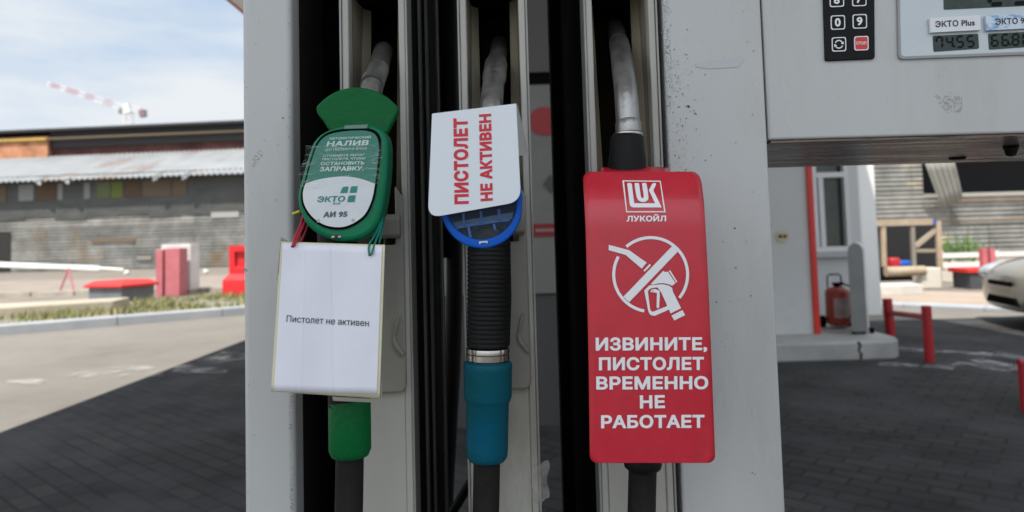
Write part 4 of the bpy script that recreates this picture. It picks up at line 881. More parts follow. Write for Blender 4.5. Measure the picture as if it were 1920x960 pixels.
# display window
bz = pxbox('display_window', [(1682, -200), (2150, -222), (2160, 90), (1688, 108)], 9, YF-.002, .003, M_BEZEL, disp, .0015)
g = B(); outer = rounded([(1679, -204), (2154, -226), (2164, 93), (1685, 111)], 10); inner = rounded([(1682.5, -200), (2150, -222), (2160, 89.5), (1688.5, 107)], 9)
g.ring([W(*p, YF-.003) for p in outer], [W(*p, YF-.003) for p in inner], (0, .0032, 0)); build(g, 'gasket', mat('grey_gasket', (.30, .31, .31), .6), bz)
def seg7(g, s, x0, y0, w_, h_, gap, slant, tw, fn, m, lean=.04):
    SEG = {'0': 'abcdef', '1': 'bc', '2': 'abged', '3': 'abgcd', '4': 'fgbc', '5': 'afgcd', '6': 'afgedc', '7': 'fabc', '8': 'abcdefg', '9': 'abcdfg'}
    x = x0
    for ch in s:
        if ch == '.':
            c_ = (x-gap*.6, y0+h_-tw+(x-x0)*slant); pts = [(c_[0]-tw*.5, c_[1]-tw*.0), (c_[0]+tw*.5, c_[1]), (c_[0]+tw*.5, c_[1]+tw), (c_[0]-tw*.5, c_[1]+tw)]; put(g, (pts, [(0, 1, 2, 3)]), fn, m); continue
        e = tw*.6
        for q in SEG[ch]:
            P = {'a': ((0, 0), (1, 0)), 'b': ((1, 0), (1, .5)), 'c': ((1, .5), (1, 1)), 'd': ((0, 1), (1, 1)), 'e': ((0, .5), (0, 1)), 'f': ((0, 0), (0, .5)), 'g': ((0, .5), (1, .5))}[q]
            a = Vector((x+P[0][0]*w_, y0+P[0][1]*h_)); c_ = Vector((x+P[1][0]*w_, y0+P[1][1]*h_)); dd = (c_-a).normalized(); a += dd*e; c_ -= dd*e; n_ = Vector((-dd.y, dd.x))*tw/2
            pts = [a-n_, c_-n_, c_+dd*tw*.4, c_+n_, a+n_, a-dd*tw*.4]; pts = [(p.x, p.y+(p.x-x0)*slant) for p in pts]
            put(g, (pts, [list(range(6))]), fn, m)
        x += w_+gap
def lcd(pts, txt, x0, y0, w_, h_, gap, tw):
    g = B(); g.prism([W(*p, YF-.0026) for p in rounded(pts, 3)], (0, .0006, 0)); seg7(g, txt, x0, y0, w_, h_, gap, -.04, tw, onY(YF-.0030), 1); return build(g, 'lcd_screen', [M_LCD, M_LCDINK], bz, recalc=False)
lcd([(1749, 67), (1834, 63), (1836, 91), (1751, 97)], '74.55', 1756, 70, 11, 20, 8.5, 3.2)
lcd([(1853, 63), (1938, 59), (1940, 87), (1855, 93)], '66.80', 1860, 66, 11, 20, 8.5, 3.2)
lcd([(1768, -90), (2100, -106), (2103, 2), (1770, 18)], '2500', 1856, -48, 26, 56, 18, 8)
lcd([(1957, 59), (2042, 55), (2044, 83), (1959, 89)], '', 0, 0, 1, 1, 1, 1)
def label(pts, txt, x0, y0, x1, y1, cap, m):
    g = B(); g.prism([W(*p, YF-.006) for p in pts], (0, .003, 0)); put(g, line_px(txt, x0, y0, x1, y1, cap, .022), onY(YF-.0064), 1); return build(g, 'product_label', [m, M_INK], bz, recalc=False)
label([(1743, 34), (1838, 28), (1839, 56), (1745, 61)], 'ЭКТО Plus', 1754, 51, 1828, 47.5, 11.5, M_STICK)
label([(1848, 30), (1944, 25), (1945, 52), (1850, 57)], 'ЭКТО 92', 1867, 46.5, 1929, 43.5, 11.5, M_STICKB)
# marks on the panels: tape residue and a scuff
g = B(); g.add([W(x, y, YF-.0006) for x, y in ((1304, 119), (1345, 112), (1392, 106), (1396, 110), (1384, 126), (1330, 129), (1306, 126))], [list(range(7))]); build(g, 'tape_mark', mat('tape_residue', (.46, .48, .48), .25), pump)
M_SCUFF = bpy.data.materials.new('scuff'); M_SCUFF.use_nodes = True
_n = M_SCUFF.node_tree; _b = _n.nodes['Principled BSDF']; _b.inputs['Base Color'].default_value = (.34, .33, .31, 1); _b.inputs['Roughness'].default_value = .8
_t = _n.nodes.new('ShaderNodeTexCoord'); _no = _n.nodes.new('ShaderNodeTexNoise'); _no.inputs['Scale'].default_value = 520; _no.inputs['Detail'].default_value = 6; _n.links.new(_t.outputs['Object'], _no.inputs[0])
_r = _n.nodes.new('ShaderNodeMapRange'); _r.inputs[1].default_value = .48; _r.inputs[2].default_value = .62; _r.inputs[4].default_value = .5; _n.links.new(_no.outputs[0], _r.inputs[0]); _n.links.new(_r.outputs[0], _b.inputs['Alpha'])
for pts_ in (((1752, 178), (1804, 180), (1804, 210), (1776, 212), (1762, 196)), ((1241, 0), (1252, 0), (1258, 90), (1262, 160), (1256, 210), (1248, 150), (1244, 60)), ((472, 300), (486, 280), (495, 284), (488, 300), (474, 315))):
    g = B(); g.add([W(x, y, YF-.0006) for x, y in pts_], [list(range(len(pts_)))]); build(g, 'scuff_mark', M_SCUFF, pump)
# paint chips: small irregular dark flecks clustered along edges
g = B(); rg = random.Random(11)
def chip(px, py, s, Y=YF-.0007):
    n = rg.randint(4, 6); ang = rg.uniform(0, PI); pts = []
    for k in range(n):
        a = 2*PI*k/n; x_ = s*math.cos(a)*rg.uniform(.6, 1.2); y_ = s*.55*math.sin(a)*rg.uniform(.6, 1.2)
        pts.append(W(px+x_*math.cos(ang)-y_*math.sin(ang), py+x_*math.sin(ang)+y_*math.cos(ang), Y))
    g.add(pts, [list(range(n))], rg.choice((0, 0, 1)))
for k in range(420):
    py = rg.uniform(-10, 470); base = 1232+.041*py; px = base+6+abs(rg.gauss(0, 1))*(10 if py < 100 else 26)
    if rg.random() > (1.0 if 90 < py < 330 else .45): continue
    if px < 1310+.03*py: chip(px, py, rg.choice((.7, .9, 1.2, 1.2, 1.8)))
for k in range(46): chip(rg.uniform(1260, 1415), rg.uniform(0, 310), rg.choice((.6, .8, 1.1, 1.8)))
for k in range(34):
    py = rg.uniform(320, 950); chip(rg.uniform(1335, 1420)+.045*py*.3, py, rg.choice((.6, .8, 1.4, 2.2)))
for k in range(90):
    py = rg.uniform(0, 950); chip(455+.01*py+rg.choice((rg.uniform(0, 5), rg.uniform(84, 89), rg.uniform(0, 90), rg.uniform(82, 88))), py, rg.choice((.7, 1, 1.4)))
for k in range(150):
    py = rg.uniform(560, 960); chip(538+.006*py+rg.uniform(0, 6), py, rg.choice((.7, 1, 1.5)))
for k in range(40): chip(rg.uniform(1460, 1915), rg.uniform(110, 240), rg.choice((.5, .7, 1.0)))
for x_, y_, s_ in ((1291, 200, 4), (1304, 213, 3.2), (1290, 160, 2.2), (1411, 215, 2), (1378, 428, 3.2), (458, 505, 4), (530, 221, 2), (517, 375, 2)): chip(x_, y_, s_)
build(g, 'paint_chip', [mat('chip_dark', (.07, .07, .07), .7), mat('chip_grey', (.24, .24, .24), .7)], pump, recalc=False)['kind'] = 'stuff'
# clear tape remnant on the middle holder
g = B(); 
g.grid(lambda u, v: W(998+30*u+3*math.sin(v*9), 868+72*v+6*math.sin(u*5), YF-.006-.006*math.sin(u*6)*math.cos(v*8)), 8, 12); tag(build(g, 'clear_tape', M_TAPE, smooth=True, recalc=False), 'crumpled strip of clear tape on the lower edge of middle nozzle holder', 'tape')

g = B(); g.box(W(818, 448, 1.2).x, W(843, 448, 1.2).x, 1.2, 1.26, 1.12, 1.9); g.v = [v for v in g.v]; build(g, 'rear_panel', M_BLACK, pump)
g = B(); a_ = W(1036, 227, YB).x; g.box(a_, X(1112)+.002, YB+.001, YB+.05, .35, 1.9); build(g, 'rear_panel', M_BLACK, pump)
# hoses hanging behind, seen in the gap
g = B(); YH = 1.22
g.tube(curve_pts([W(843, -300, YH), W(845, 100, YH), W(852, 450, YH), W(850, 640, YH), W(842, 800, YH), W(834, 960, YH), W(826, 1300, YH)]), .0145, 16)
tag(build(g, 'rear_hose', M_HOSE, smooth=True), 'black hose hanging behind the gap left of the middle nozzle', 'hose')
g = B(); g.tube(curve_pts([W(805, 1010, 1.2), W(845, 965, 1.2), W(885, 900, 1.2), W(915, 860, 1.2), W(960, 820, 1.25)]), .008, 12)
tag(build(g, 'rear_cable', M_RUBBER, smooth=True), 'thin black cable sloping behind the bottom of middle hose', 'cable')

# ================================================================== NOZZLES
def lathe(path, rad, name, m, parent, seg=40, **k):
    g = B(); g.tube(path, rad, seg); return build(g, name, m, parent, smooth=True, angle=45, **k)
def zpts(px0, py0, px1, py1, Y0, Y1, ts): return [W(px0+(px1-px0)*t, py0+(py1-py0)*t, Y0+(Y1-Y0)*t) for t in ts]
def pr(px, Y): return px*Y/F
ZC = (540, 150, 3.097)
def zc(pts): return [(ZC[0]+x/ZC[2], ZC[1]+y/ZC[2]) for x, y in pts]
GR = 'fuel nozzles hanging in the dispenser'
# ---- nozzle 1 (green)
n1 = thing('fuel_nozzle', 'green fuel nozzle with fan shaped splash guard and taped oval label', 'fuel nozzle', tuple(W(655, 960, .67)), GR)
P = curve_pts([W(690, 200, .70), W(697, 165, .715), W(703, 147, .726), W(709.5, 130, .745)], 5)
lathe(curve_pts([W(709, 132, .743), W(714, 112, .775), W(719, 96, .81)], 6), .0113, 'spout_end', M_SPOUT_SHADE, n1)
lathe(P, [.0118]*len(P), 'spout', M_STEEL, n1)
q0_ = W(697, 160, .714); q1_ = W(700, 150, .722); lathe([q0_, q1_], .0122, 'spout_ring', M_STEEL, n1)
g = B(); fan = smoothpts(zc([(163, 160), (175, 140), (230, 92), (305, 54), (400, 40), (490, 55), (570, 95), (622, 140), (638, 170), (632, 200), (600, 260), (570, 312), (480, 350), (330, 340), (245, 296), (205, 240), (170, 195)]), 4)
card(g, fan, .683, .010); sg = build(g, 'splash_guard', M_GREEN, n1, bevel=.0028, seg=3)
outer = smoothpts(zc([(330, 262), (400, 257), (475, 259), (540, 285), (572, 335), (580, 430), (570, 600), (545, 760), (508, 860), (430, 920), (310, 940), (190, 905), (105, 840), (62, 745), (54, 660), (80, 560), (118, 430), (152, 350), (220, 295)]), 4)
g = B(); card(g, outer, .655, .032); pod = build(g, 'nozzle_body', M_GREEN2, n1, bevel=.005, seg=4)
rim = smoothpts(zc([(320, 284), (400, 278), (465, 280), (515, 300), (537, 345), (538, 420), (517, 600), (492, 715), (440, 805), (335, 864), (225, 860), (140, 812), (86, 735), (76, 655), (98, 580), (133, 450), (172, 355), (230, 305)]), 5)
lb = lambda pts, s: [(x+(635-x)*s, y+(340-y)*s) for x, y in pts]
g = B(); g.prism([W(*p, .6535) for p in rim], (0, .0018, 0)); build(g, 'label_rim', M_BLACK, pod)
lab = lb(rim, .05); Yl = .6524
arc = [zc([p])[0] for p in ((60, 620), (110, 598), (200, 573), (320, 560), (420, 573), (520, 608))]
arc = smoothpts(arc, 6, closed=False)
def ya_(x):
    for i in range(len(arc)-1):
        if arc[i][0] <= x <= arc[i+1][0]: return arc[i][1]+(arc[i+1][1]-arc[i][1])*(x-arc[i][0])/(arc[i+1][0]-arc[i][0])
    return arc[0][1] if x < arc[0][0] else arc[-1][1]
def clip(poly, sgn):
    res = []
    for i in range(len(poly)):
        a = poly[i]; c_ = poly[(i+1) % len(poly)]; fa = sgn*(a[1]-ya_(a[0])); fc = sgn*(c_[1]-ya_(c_[0]))
        if fa >= 0: res.append(a)
        if (fa >= 0) != (fc >= 0): t = fa/(fa-fc); res.append((a[0]+(c_[0]-a[0])*t, a[1]+(c_[1]-a[1])*t))
    return res
low = clip(lab, 1); upp = clip(lab, -1)
def addarc(poly):
    # insert the arc points between the two crossing vertices
    n_ = len(poly); best = max(range(n_), key=lambda i: (abs(poly[i][0]-poly[(i+1) % n_][0]) if abs(poly[i][1]-ya_(poly[i][0])) < .3 and abs(poly[(i+1) % n_][1]-ya_(poly[(i+1) % n_][0])) < .3 else -1))
    a, c_ = poly[best], poly[(best+1) % n_]; mid = [p for p in arc if min(a[0], c_[0])+1 < p[0] < max(a[0], c_[0])-1]
    if a[0] > c_[0]: mid = mid[::-1]
    return poly[:best+1]+mid+poly[best+1:]
g = B(); put(g, shape([addarc(upp)]), onY(Yl), 0); put(g, shape([addarc(low)]), onY(Yl), 1); lo = build(g, 'oval_label', [M_LABELG, M_LABELW], pod, recalc=False)
g = B(); Yt = Yl-.0004; f_ = onY(Yt)
def tz(s, x0, y0, x1, y1, cap, bold, m, shear=.18):
    a, c_ = zc([(x0, y0)])[0], zc([(x1, y1)])[0]; put(g, line_px(s, a[0], a[1], c_[0], c_[1], cap/ZC[2], bold, shear), f_, m)
tz('АВТОМАТИЧЕСКИЙ', 238, 347, 482, 338, 13, .02, 0)
tz('НАЛИВ', 222, 386, 470, 378, 30, .035, 0)
tz('ДО ПОЛНОГО БАКА', 215, 411, 458, 403, 13, .02, 0)
tz('ОТОЖМИТЕ РЫЧАГ', 204, 447, 448, 440, 13, .02, 0)
tz('ПИСТОЛЕТА, ЧТОБЫ', 197, 467, 450, 460, 13, .02, 0)
tz('ОСТАНОВИТЬ', 190, 495, 444, 490, 19, .03, 0)
tz('ЗАПРАВКУ.', 184, 531, 438, 525, 26, .035, 0)
tz('ЭКТО', 170, 710, 332, 706, 34, .035, 1, .2)
tz('PLUS', 260, 723, 303, 722, 11, .03, 1)
tz('АИ 95', 203, 798, 346, 794, 33, .05, 2, .14)
for q in ([(318, 620), (352, 618), (345, 655), (302, 657)], [(366, 617), (405, 616), (398, 654), (358, 655)], [(351, 671), (394, 669), (386, 708), (344, 709)]):
    put(g, shape([rounded(zc(q), [3, 0, 0, 0])]), f_, 1)
for q in ((176, 817), (378, 815)):
    p = zc([q])[0]; put(g, shape([[(p[0]+3.2*math.cos(a), p[1]+3.2*math.sin(a)) for a in [i*PI/8 for i in range(16)]]]), onY(Yl-.0002), 3)
build(g, 'lettering', [M_PALEINK, M_GINK, M_GREYINK, mat('rivet_grey', (.42, .43, .42), .5)], lo, recalc=False)
# wrinkled clear tape wrapped round the body
def film(u, v):
    x = 0+u; y = v
    cx_ = 556+170*u-10*v; cy_ = 262+95*v-6*u
    rr = .0010*math.sin(38*v+5*math.sin(9*u))+.0008*math.sin(60*u+20*v)
    return W(572+150*u-12*v+3*math.sin(v*7)*(1-u), 272+78*v-8*u+3*math.sin(u*9), .6500+rr*.7)
g = B(); g.grid(film, 60, 50); build(g, 'tape_wrap', M_FILM, pod, smooth=True, recalc=False)
g = B(); card(g, [(646, 235), (690, 233), (688, 241), (645, 242)], .6515, .003); build(g, 'clip', mat('clip_grey', (.12, .22, .17), .3), pod, bevel=.0005)
g = B(); card(g, rounded([(620, 440.5), (640, 440), (640, 446.5), (620, 447.5)], 1), .6545, .004); build(g, 'latch', M_INK, pod)
g = B(); card(g, [(621.5, 442.5), (627, 442.3), (627, 445.5), (621.5, 445.7)], .6538, .002); card(g, [(634, 442.1), (639, 442), (639, 445.1), (634, 445.3)], .6538, .002); build(g, 'latch_pin', mat('latch_pin', (.5, .5, .5), .3, .5), pod)
# handle below the body (behind the paper), cuff and hose
P = curve_pts([W(632, 430, .70), W(640, 560, .69), W(652, 660, .675), W(655, 760, .67)], 6)
lathe(P, [.020]*len(P), 'grip', M_RUBBER, n1)
xs = (655.5, 656); Yc = .67
lathe([W(655.5, 742, Yc), W(655.5, 746, Yc), W(655.5, 752, Yc), W(656.5, 842, Yc), W(656.5, 853, Yc), W(656.5, 857, Yc)], [pr(32, Yc), pr(37, Yc), pr(38.5, Yc), pr(38.5, Yc), pr(34, Yc), pr(25, Yc)], 'swivel_cuff', M_GREEN, n1)
lathe(curve_pts([W(656, 850, Yc), W(654, 960, Yc), W(650, 1100, Yc), W(640, 1500, Yc), W(700, 1750, Yc+.03)], 8), pr(25.5, Yc), 'hose', M_HOSE, n1)
# ---- nozzle 2 (blue)
n2 = thing('fuel_nozzle', 'blue fuel nozzle with black ribbed grip and teal cuff, behind the white card', 'fuel nozzle', tuple(W(912, 960, .69)), GR)
P = curve_pts([W(922, 230, .70), W(922, 195, .71), W(925, 160, .735), W(927, 148, .745), W(930, 125, .775)], 6)
lathe(curve_pts([W(930, 127, .772), W(934, 104, .815), W(937, 84, .85)], 6), .0112, 'spout_end', M_SPOUT_SHADE, n2)
lathe(P, [pr(21.5, .71)]*len(P), 'spout', M_STEEL, n2)
lathe([W(926, 153, .742), W(926.8, 147, .7455), W(930, 122, .785), W(931, 116, .795)], [pr(20.5, .735), pr(22.6, .74), pr(22.6, .75), pr(20, .76)], 'spout_ring', M_STEEL, n2)
def oval(cx_, top, bot, hw, tilt, n_=48, k=1.0):
    res = []; H2 = (bot-top)/2; cy_ = (top+bot)/2; L_ = H2-hw
    for i in range(n_):
        a = 2*PI*i/n_; x_ = hw*math.cos(a); y_ = hw*math.sin(a)*1.0 + (L_ if math.sin(a) > 0 else -L_)
        res.append((cx_+(x_*math.cos(tilt)-y_*math.sin(tilt))*k, cy_+(x_*math.sin(tilt)+y_*math.cos(tilt))*k))
    return res
bo = oval(903.5, 296, 466, 76, .045); bi = oval(902.5, 296, 466, 76, .045, k=.86)
bi = [(x, y-5) for x, y in bi]
g = B(); g.ring([W(*p, .672) for p in bo], [W(*p, .672) for p in bi], (0, .030, 0)); pod2 = build(g, 'nozzle_body', M_BLUE, n2, bevel=.0035, seg=3)
g = B(); g.prism([W(*p, .690) for p in bi], (0, .010, 0)); build(g, 'body_back', mat('dark_blue_inside', (.004, .014, .045), .6, 0, (.008, .030, .09), 20, spec=.1), pod2)
g = B(); 
for a, c_, wpx in (((870, 424), (942, 413), 4.5), ((868, 400), (871, 424), 4), ((901, 396), (903, 420), 4), ((935, 392), (937, 414), 4.5), ((878, 424), (882, 445), 4), ((926, 420), (930, 438), 4), ((848, 429), (870, 424), 4), ((942, 414), (956, 412), 4)):
    g.prism([W(x, y, .680) for x, y in ribbon([a, c_], wpx)], (0, .009, 0))
build(g, 'inner_rib', mat('blue_inner_rib', (.01, .12, .42), .4), pod2)
g = B(); g.prism([W(x, y, .689) for x, y in ((842, 418), (962, 398), (960, 410), (846, 428))], (0, .001, 0)); build(g, 'pale_strip', mat('pale_blue_strip', (.06, .20, .36), .4), pod2)
g = B(); g.prism([W(*p, .6745) for p in [((x-903)*1.0+903, y) for x, y in bi]], (0, .0012, 0)); build(g, 'clear_cover', glass('clear_cover', (.35, .45, .55), .06, .04), pod2)
g = B(); g.prism([W(x, y, .6712) for x, y in ((898, 453), (914, 451.5), (914.5, 456), (912, 456.2), (911.5, 454.5), (901, 455.5), (901, 457.5), (898.5, 457.7))], (0, .001, 0)); build(g, 'latch', mat('latch_metal', (.6, .6, .6), .3, .6), pod2)
Yg = .695
L_ = []; Rr = []
n_ = 23
for i in range(n_):
    y_ = 455+(650-455)*i/n_
    for dy, rr in ((0, 39), (2.2, 40.6), (5.6, 40.6), (7.4, 39)): L_.append(W(917-.5*0+ -(y_-455)*.008, y_+dy, Yg)); Rr.append(pr(rr-(y_-455)*.004, Yg))
L_ = [W(915, 447, Yg+.006), W(916, 451, Yg+.003)]+L_; Rr = [pr(26, Yg), pr(34, Yg)]+Rr
lathe(L_, Rr, 'grip', M_RUBBER, n2)
g = B(); g.prism([W(x, y, Yg-.004) for x, y in ((946, 462), (957, 462), (959, 560), (956, 648), (950, 650), (950, 560))], (0, .02, 0)); build(g, 'trigger_guard', M_RUBBER, n2, bevel=.002)
lathe([W(915, y_, Yg) for y_ in (650, 652, 654, 660, 661, 663, 673, 674, 676, 679)], [pr(r_, Yg) for r_ in (36, 40, 40.5, 40.5, 38.5, 40.5, 40.5, 38.5, 37, 37)], 'collar', M_CHROME, n2)
lathe([W(915+(y_-680)*-.01, y_, Yg) for y_ in (677, 679, 682, 692, 694, 743, 750, 754, 840, 855, 862, 865)], [pr(r_, Yg) for r_ in (40, 44, 45, 45, 44.5, 44.5, 42, 39.5, 38.5, 37.5, 33, 25)], 'swivel_cuff', M_TEAL, n2)
lathe(curve_pts([W(913, 858, Yg), W(911, 960, Yg), W(908, 1100, Yg), W(900, 1500, Yg), W(930, 1750, Yg+.03)], 8), pr(24.5, Yg), 'hose', M_HOSE, n2)
# ---- nozzle 3
n3 = thing('fuel_nozzle', 'fuel nozzle with long worn aluminium spout and black boot above the red tag', 'fuel nozzle', tuple(W(1203, 960, .70)), GR)
P = curve_pts([W(1181, 262, .70), W(1178, 235, .705), W(1174, 180, .715), W(1168, 130, .74), W(1163, 95, .775), W(1160, 80, .80)], 7)
lathe(curve_pts([W(1161, 84, .795), W(1157, 64, .83), W(1154, 50, .86)], 5), .0112, 'spout_end', M_SPOUT_SHADE, n3)
n__ = len(P); lathe(P, [pr(23, .70)-(.0009*i/n__) for i in range(n__)], 'spout', M_STEEL, n3)
lathe([W(1179, 250, .702), W(1178.5, 243, .7025), W(1178, 232, .704), W(1177.7, 229, .7045)], [pr(24, .7), pr(24.5, .7), pr(24.5, .7), pr(22.5, .7)], 'spout_ring', M_STEEL, n3)
lathe([W(1178, y_, .701) for y_ in (248, 250, 254, 256)], [pr(r_, .7) for r_ in (24, 27, 27.5, 26)], 'boot_ring', M_CHROME, n3)
lathe([W(1176, y_, .700) for y_ in (252, 254, 258, 285, 300, 325, 345)], [pr(r_, .7) for r_ in (24, 28, 31, 33, 35, 36, 38)], 'boot', M_RUBBER, n3)
P = curve_pts([W(1180, 330, .71), W(1190, 500, .71), W(1200, 700, .705), W(1204, 870, .70)], 6)
lathe(P, [pr(32, .7)]*len(P), 'grip', M_RUBBER, n3)
lathe([W(1205, y_, .70) for y_ in (860, 868, 876, 881, 883)], [pr(r_, .7) for r_ in (33, 35, 33, 27, 25)], 'swivel_cuff', M_RUBBER, n3)
lathe(curve_pts([W(1205, 878, .70), W(1203, 960, .70), W(1200, 1100, .70), W(1195, 1500, .70), W(1240, 1750, .73)], 8), pr(25.5, .70), 'hose', M_HOSE, n3)

# ================================================================== TAGS
# paper sign
YP = .628
def pfn(x, y): 
    v = (y-455)/290; u = (x-520)/200
    return W(x, y, YP+.0025*math.sin(u*3.1)-.002*v+.0008*math.sin(u*11+v*4)+.0007*math.exp(-((x-623-4*v)/2.2)**2)-.0004*math.exp(-((x-572+9*v)/2.0)**2))
ps = thing('paper_sign', 'white paper notice in a plastic sleeve hanging under the green nozzle', 'sign', tuple(W(615, 740, YP)))
def quadgrid(g, c4, fn, nu=110, nv=20, m=0, dy=0.0):
    def f(u, v):
        t = Vector(c4[0]).lerp(Vector(c4[1]), u); b_ = Vector(c4[3]).lerp(Vector(c4[2]), u); p = t.lerp(b_, v); q = fn(p.x, p.y); q.y += dy; return q
    g.grid(f, nu, nv, m)
g = B(); quadgrid(g, [(527, 453), (722, 459), (712, 747), (508, 734)], pfn); build(g, 'sheet_back', M_CREAMED, ps, smooth=True, recalc=False, solid=.0006)
g = B(); quadgrid(g, [(531, 456), (717, 462), (707, 739), (514, 733)], pfn, dy=-.0009); pa = build(g, 'paper_sheet', M_PAPER, ps, smooth=True, recalc=False, solid=.0003)
g = B(); put(g, line_px('Пистолет не активен', 538, 603, 692, 611.5, 12.4, .004), lambda x, y: pfn(x, y)+Vector((0, -.0016, 0))); build(g, 'lettering', M_INK, pa, recalc=False)
M_SLV = mat('sleeve_grey', (.26, .24, .20), .3)
g = B(); quadgrid(g, [(526, 444), (540, 452), (533, 474), (519, 520)], pfn, 4, 4, dy=.0012); build(g, 'sleeve_edge', M_SLV, ps, recalc=False, solid=.0003); g = B(); quadgrid(g, [(711, 715), (716, 716), (716, 745), (700, 749)], pfn, 4, 4, dy=.0012); quadgrid(g, [(622, 744), (698, 748), (694, 755), (624, 752)], pfn, 6, 3, dy=.0013)
build(g, 'sleeve_edge', M_SLV, ps, recalc=False, solid=.0003)
g = B()
for x_, y_ in ((549.5, 462), (694, 478)):
    g.prism([pfn(x_+3.5*math.cos(a), y_+2.2*math.sin(a))+Vector((0, -.0013, 0)) for a in [i*PI/6 for i in range(12)]], (0, .0002, 0))
build(g, 'punched_hole', M_INK, pa)
# elastic bands
t = thing('elastic_band', 'red elastic band tying the left hole of the paper notice to the nozzle', 'band', tuple(W(560, 440, .65)), 'elastic bands holding the paper notice')
g = B(); g.tube(curve_pts([W(568, 405, .68), W(563, 425, .66), W(554, 444, .632), W(549.5, 461, .6245)]), .0014, 8); build(g, 'strand', M_REDBAND, t, smooth=True)
g = B(); g.tube(curve_pts([W(574, 410, .68), W(568, 425, .66), W(558, 445, .632), W(551, 462, .6255)]), .0013, 8); g.tube(curve_pts([W(580, 415, .69), W(574, 432, .67), W(564, 454, .645)]), .0010, 8); build(g, 'strand', M_REDBAND, t, smooth=True)
t = thing('elastic_band', 'green elastic band tying the right hole of the paper notice to the nozzle', 'band', tuple(W(710, 440, .65)), 'elastic bands holding the paper notice')
for pts in ([(716, 404, .67), (708, 432, .650), (693, 458, .628), (692, 474, .6245), (695, 478, .6245)], [(718, 403, .67), (713, 430, .65), (703, 456, .63), (697, 476, .6245)], [(719, 408, .675), (717, 430, .66), (711, 456, .645)]):
    g = B(); g.tube(curve_pts([W(*p) for p in pts]), .00105, 8); build(g, 'strand', M_GREENBAND, t, smooth=True)
g = B(); g.tube([W(549, 401, .69), W(562, 396, .685)], .0013, 8); tag(build(g, 'cable_tie', M_YELLOW, smooth=True), 'yellow cable tie end poking out left of the green nozzle', 'cable tie')
g = B(); g.tube(curve_pts([W(723, 290, .665), W(724, 330, .663), W(720, 370, .662), W(713, 405, .66)]), .0012, 8); tag(build(g, 'cable_tie', M_YELLOW, smooth=True), 'long yellow cable tie along the right flank of the green nozzle', 'cable tie')

# white card
YC = .655
wc = thing('white_card', 'white folded card with red vertical lettering over the blue nozzle', 'sign', tuple(W(890, 400, YC)))
g = B(); card(g, rounded([(810, 213), (968, 194), (977, 378), (802, 409)], [2, 1, 26, 26], 8), YC, .0006); wcc = build(g, 'card_front', M_CARD, wc, bevel=.0002)
g = B(); g.prism([W(969, 196, YC+.0007), W(973, 292, YC+.0007), W(991, 290, YC+.03), W(975, 218, YC+.03)], (.0004, 0, 0)); build(g, 'folded_flap', M_CARDB, wc)
g = B(); f_ = onY(YC-.0004)
put(g, text_px('ПИСТОЛЕТ', (879, 382), (-.5-1.5, -161), (-27, 1.0), .052), f_); put(g, text_px('НЕ АКТИВЕН', (924, 376), (-3, -163), (-23, 1.6), .052), f_)
build(g, 'lettering', M_REDINK, wcc, recalc=False)

# red hang tag
def ry(y):
    # bulges towards the viewer around y=430, falls back at the top
    if y < 430: return .642+.028*((430-y)/110)**2
    return .642-.004*((y-430)/440)
def rfn(x, y, dy=0.0): return W(x, y, ry(y)+.010*(((x-1212)/120)**2)*.25+dy)
rt = thing('hang_tag', 'large red vinyl tag with white lettering and crossed nozzle symbol', 'sign', tuple(W(1215, 870, .64)))
LE = [(322, 1093), (340, 1093.5), (430, 1098), (550, 1101), (700, 1104), (860, 1106), (868, 1106)]
RE = [(322, 1310), (345, 1316), (380, 1320), (430, 1323), (550, 1329), (700, 1335), (860, 1341), (868, 1341)]
def interp(T, y):
    for i in range(len(T)-1):
        if T[i][0] <= y <= T[i+1][0]: return T[i][1]+(T[i+1][1]-T[i][1])*(y-T[i][0])/(T[i+1][0]-T[i][0])
    return T[-1][1] if y > T[-1][0] else T[0][1]
def redf(u, v):
    y = 322+546*v; a = interp(LE, y); c_ = interp(RE, y)
    for y_, s_ in ((322, 1), (868, -1)):
        d_ = abs(y-y_); r_ = 14.0
        if d_ < r_: k_ = r_-math.sqrt(max(0, r_*r_-(r_-d_)**2)); a += k_; c_ -= k_
    return rfn(a+(c_-a)*u, y)
vals = [0, .002, .006, .012, .019, .026]+[.026+(.974-.026)*i/60 for i in range(1, 60)]+[.974, .981, .988, .994, .998, 1]
g = B(); o = 0; nu = 20
for v in vals:
    for i in range(nu+1): g.v.append(redf(i/nu, v))
for j in range(len(vals)-1):
    for i in range(nu): g.f.append([j*(nu+1)+i, j*(nu+1)+i+1, (j+1)*(nu+1)+i+1, (j+1)*(nu+1)+i]); g.m.append(0)
rtm = build(g, 'tag_sheet', M_RED, rt, smooth=True, recalc=False, solid=.0005, angle=60)
# neck wrapping round the boot
g = B(); g.grid(lambda u, v: rfn(1127+127*u, 323-9*v+2*v*math.sin(u*7), .002+.022*v+.0*u), 16, 5); g.grid(lambda u, v: W(1127+14*u, 314+7*u*v, .70-.006*math.sin(u*6)+.004*v), 6, 3)
build(g, 'tag_neck', M_RED, rt, smooth=True, recalc=False, solid=.0005)
g = B(); f_ = lambda x, y: rfn(x, y, -.0009)
for s, x0, x1, yb, cap in (('ИЗВИНИТЕ,', 1117, 1326, 657.5, 24.5), ('ПИСТОЛЕТ', 1123, 1320, 694.5, 24.5), ('ВРЕМЕННО', 1118, 1328, 730.5, 24.5), ('НЕ', 1200, 1247, 766, 24.5), ('РАБОТАЕТ', 1127, 1321, 803, 24.5)):
    put(g, line_px(s, x0, yb, x1, yb-.8, cap, .038), f_, 0, 9)
put(g, line_px('ЛУКОЙЛ', 1175, 415.5, 1249, 415, 10.8, .035), f_)
ZL = (1140, 320, 8.727)
def zl(pts): return [(ZL[0]+x/ZL[2], ZL[1]+y/ZL[2]) for x, y in pts]
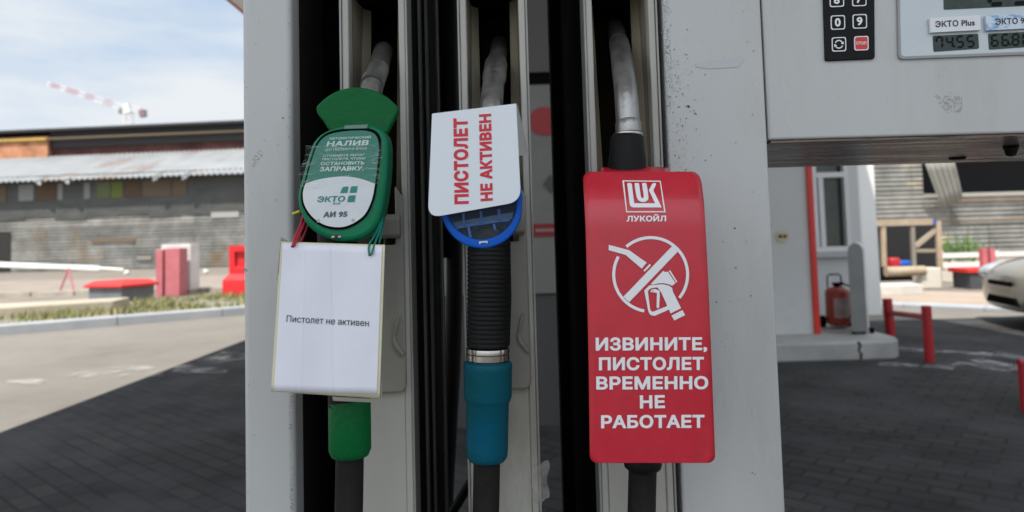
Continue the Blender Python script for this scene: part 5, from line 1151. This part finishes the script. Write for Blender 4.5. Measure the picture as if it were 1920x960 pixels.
put(g, shape([zl([(234, 158), (862, 165), (942, 682), (298, 682)]), zl([(262, 176), (848, 183), (918, 664), (312, 664)])]), f_, 0, 7)
put(g, shape([rounded(zl([(312, 200), (388, 200), (428, 534), (770, 534), (668, 318), (732, 200), (796, 204), (742, 322), (878, 602), (362, 602)]), [3.5, 3.5, 1.5, 0, 1, 3.5, 3.5, 1, 0, 7], 6)]), f_, 0, 7)
put(g, shape([smoothpts(zl([(436, 225), (455, 203), (492, 203), (510, 225), (538, 420), (560, 447), (585, 420), (558, 225), (575, 203), (612, 203), (632, 225), (662, 430), (640, 490), (580, 512), (510, 492), (466, 420)]), 3)]), f_, 0, 7)
ZP = (1100, 420, 4.8)
def zp(pts): return [(ZP[0]+x/ZP[2], ZP[1]+y/ZP[2]) for x, y in pts]
ccx, ccy, rad_, wd_ = 576, 455, 332.5, 27
def arcp(a0, a1, n_=50): return zp([(ccx+rad_*math.cos(math.radians(a0+(a1-a0)*i/n_)), ccy+rad_*math.sin(math.radians(a0+(a1-a0)*i/n_))*1.0) for i in range(n_+1)])
put(g, shape([ribbon(arcp(-131, 39), wd_/ZP[2])]), f_, 0, 7); put(g, shape([ribbon(arcp(-151, -260), wd_/ZP[2])]), f_, 0, 7)
fb = lambda x, y: rfn(x, y, -.0012)
put(g, shape([zp([(330, 655), (383, 703), (822, 246), (768, 200)])]), fb, 0, 7)
put(g, shape([zp([(200, 188), (380, 235), (540, 348), (495, 402), (350, 278), (198, 235)])]), fb, 0, 7)
put(g, shape([zp([(567, 360), (579, 372), (522, 430), (510, 418)])]), fb, 0, 7)
put(g, shape([zp([(688, 422), (705, 432), (732, 430), (800, 532), (770, 556), (740, 542), (690, 532), (640, 535), (600, 545), (576, 541)])]), fb, 0, 7)
put(g, shape([zp([(738, 421), (752, 417), (816, 520), (805, 526)])]), fb, 0, 7)
put(g, shape([rounded(zp([(565, 552), (640, 545), (690, 543), (740, 554), (768, 575), (776, 610), (850, 758), (755, 805), (742, 770), (605, 830), (560, 812), (518, 598)]), [2, 0, 0, 0, 0, 0, 0, 0, 0, 5, 8, 2]), rounded(zp([(550, 600), (580, 578), (638, 570), (672, 620), (705, 690), (725, 738), (592, 792), (572, 775)]), [3, 2, 2, 0, 0, 0, 3, 3])]), fb, 0, 7)
put(g, shape([rounded(zp([(570, 612), (585, 590), (618, 585), (655, 600), (658, 640), (652, 752), (640, 760), (629, 752), (632, 620)]), 1), zp([(597+6*math.cos(a), 606+6*math.sin(a)) for a in [i*PI/4 for i in range(8)]])]), fb, 0, 7)
put(g, shape([zp([(763, 824), (862, 774), (886, 820), (788, 869)])]), fb, 0, 7)
build(g, 'lettering', M_WHITE, rtm, recalc=False)
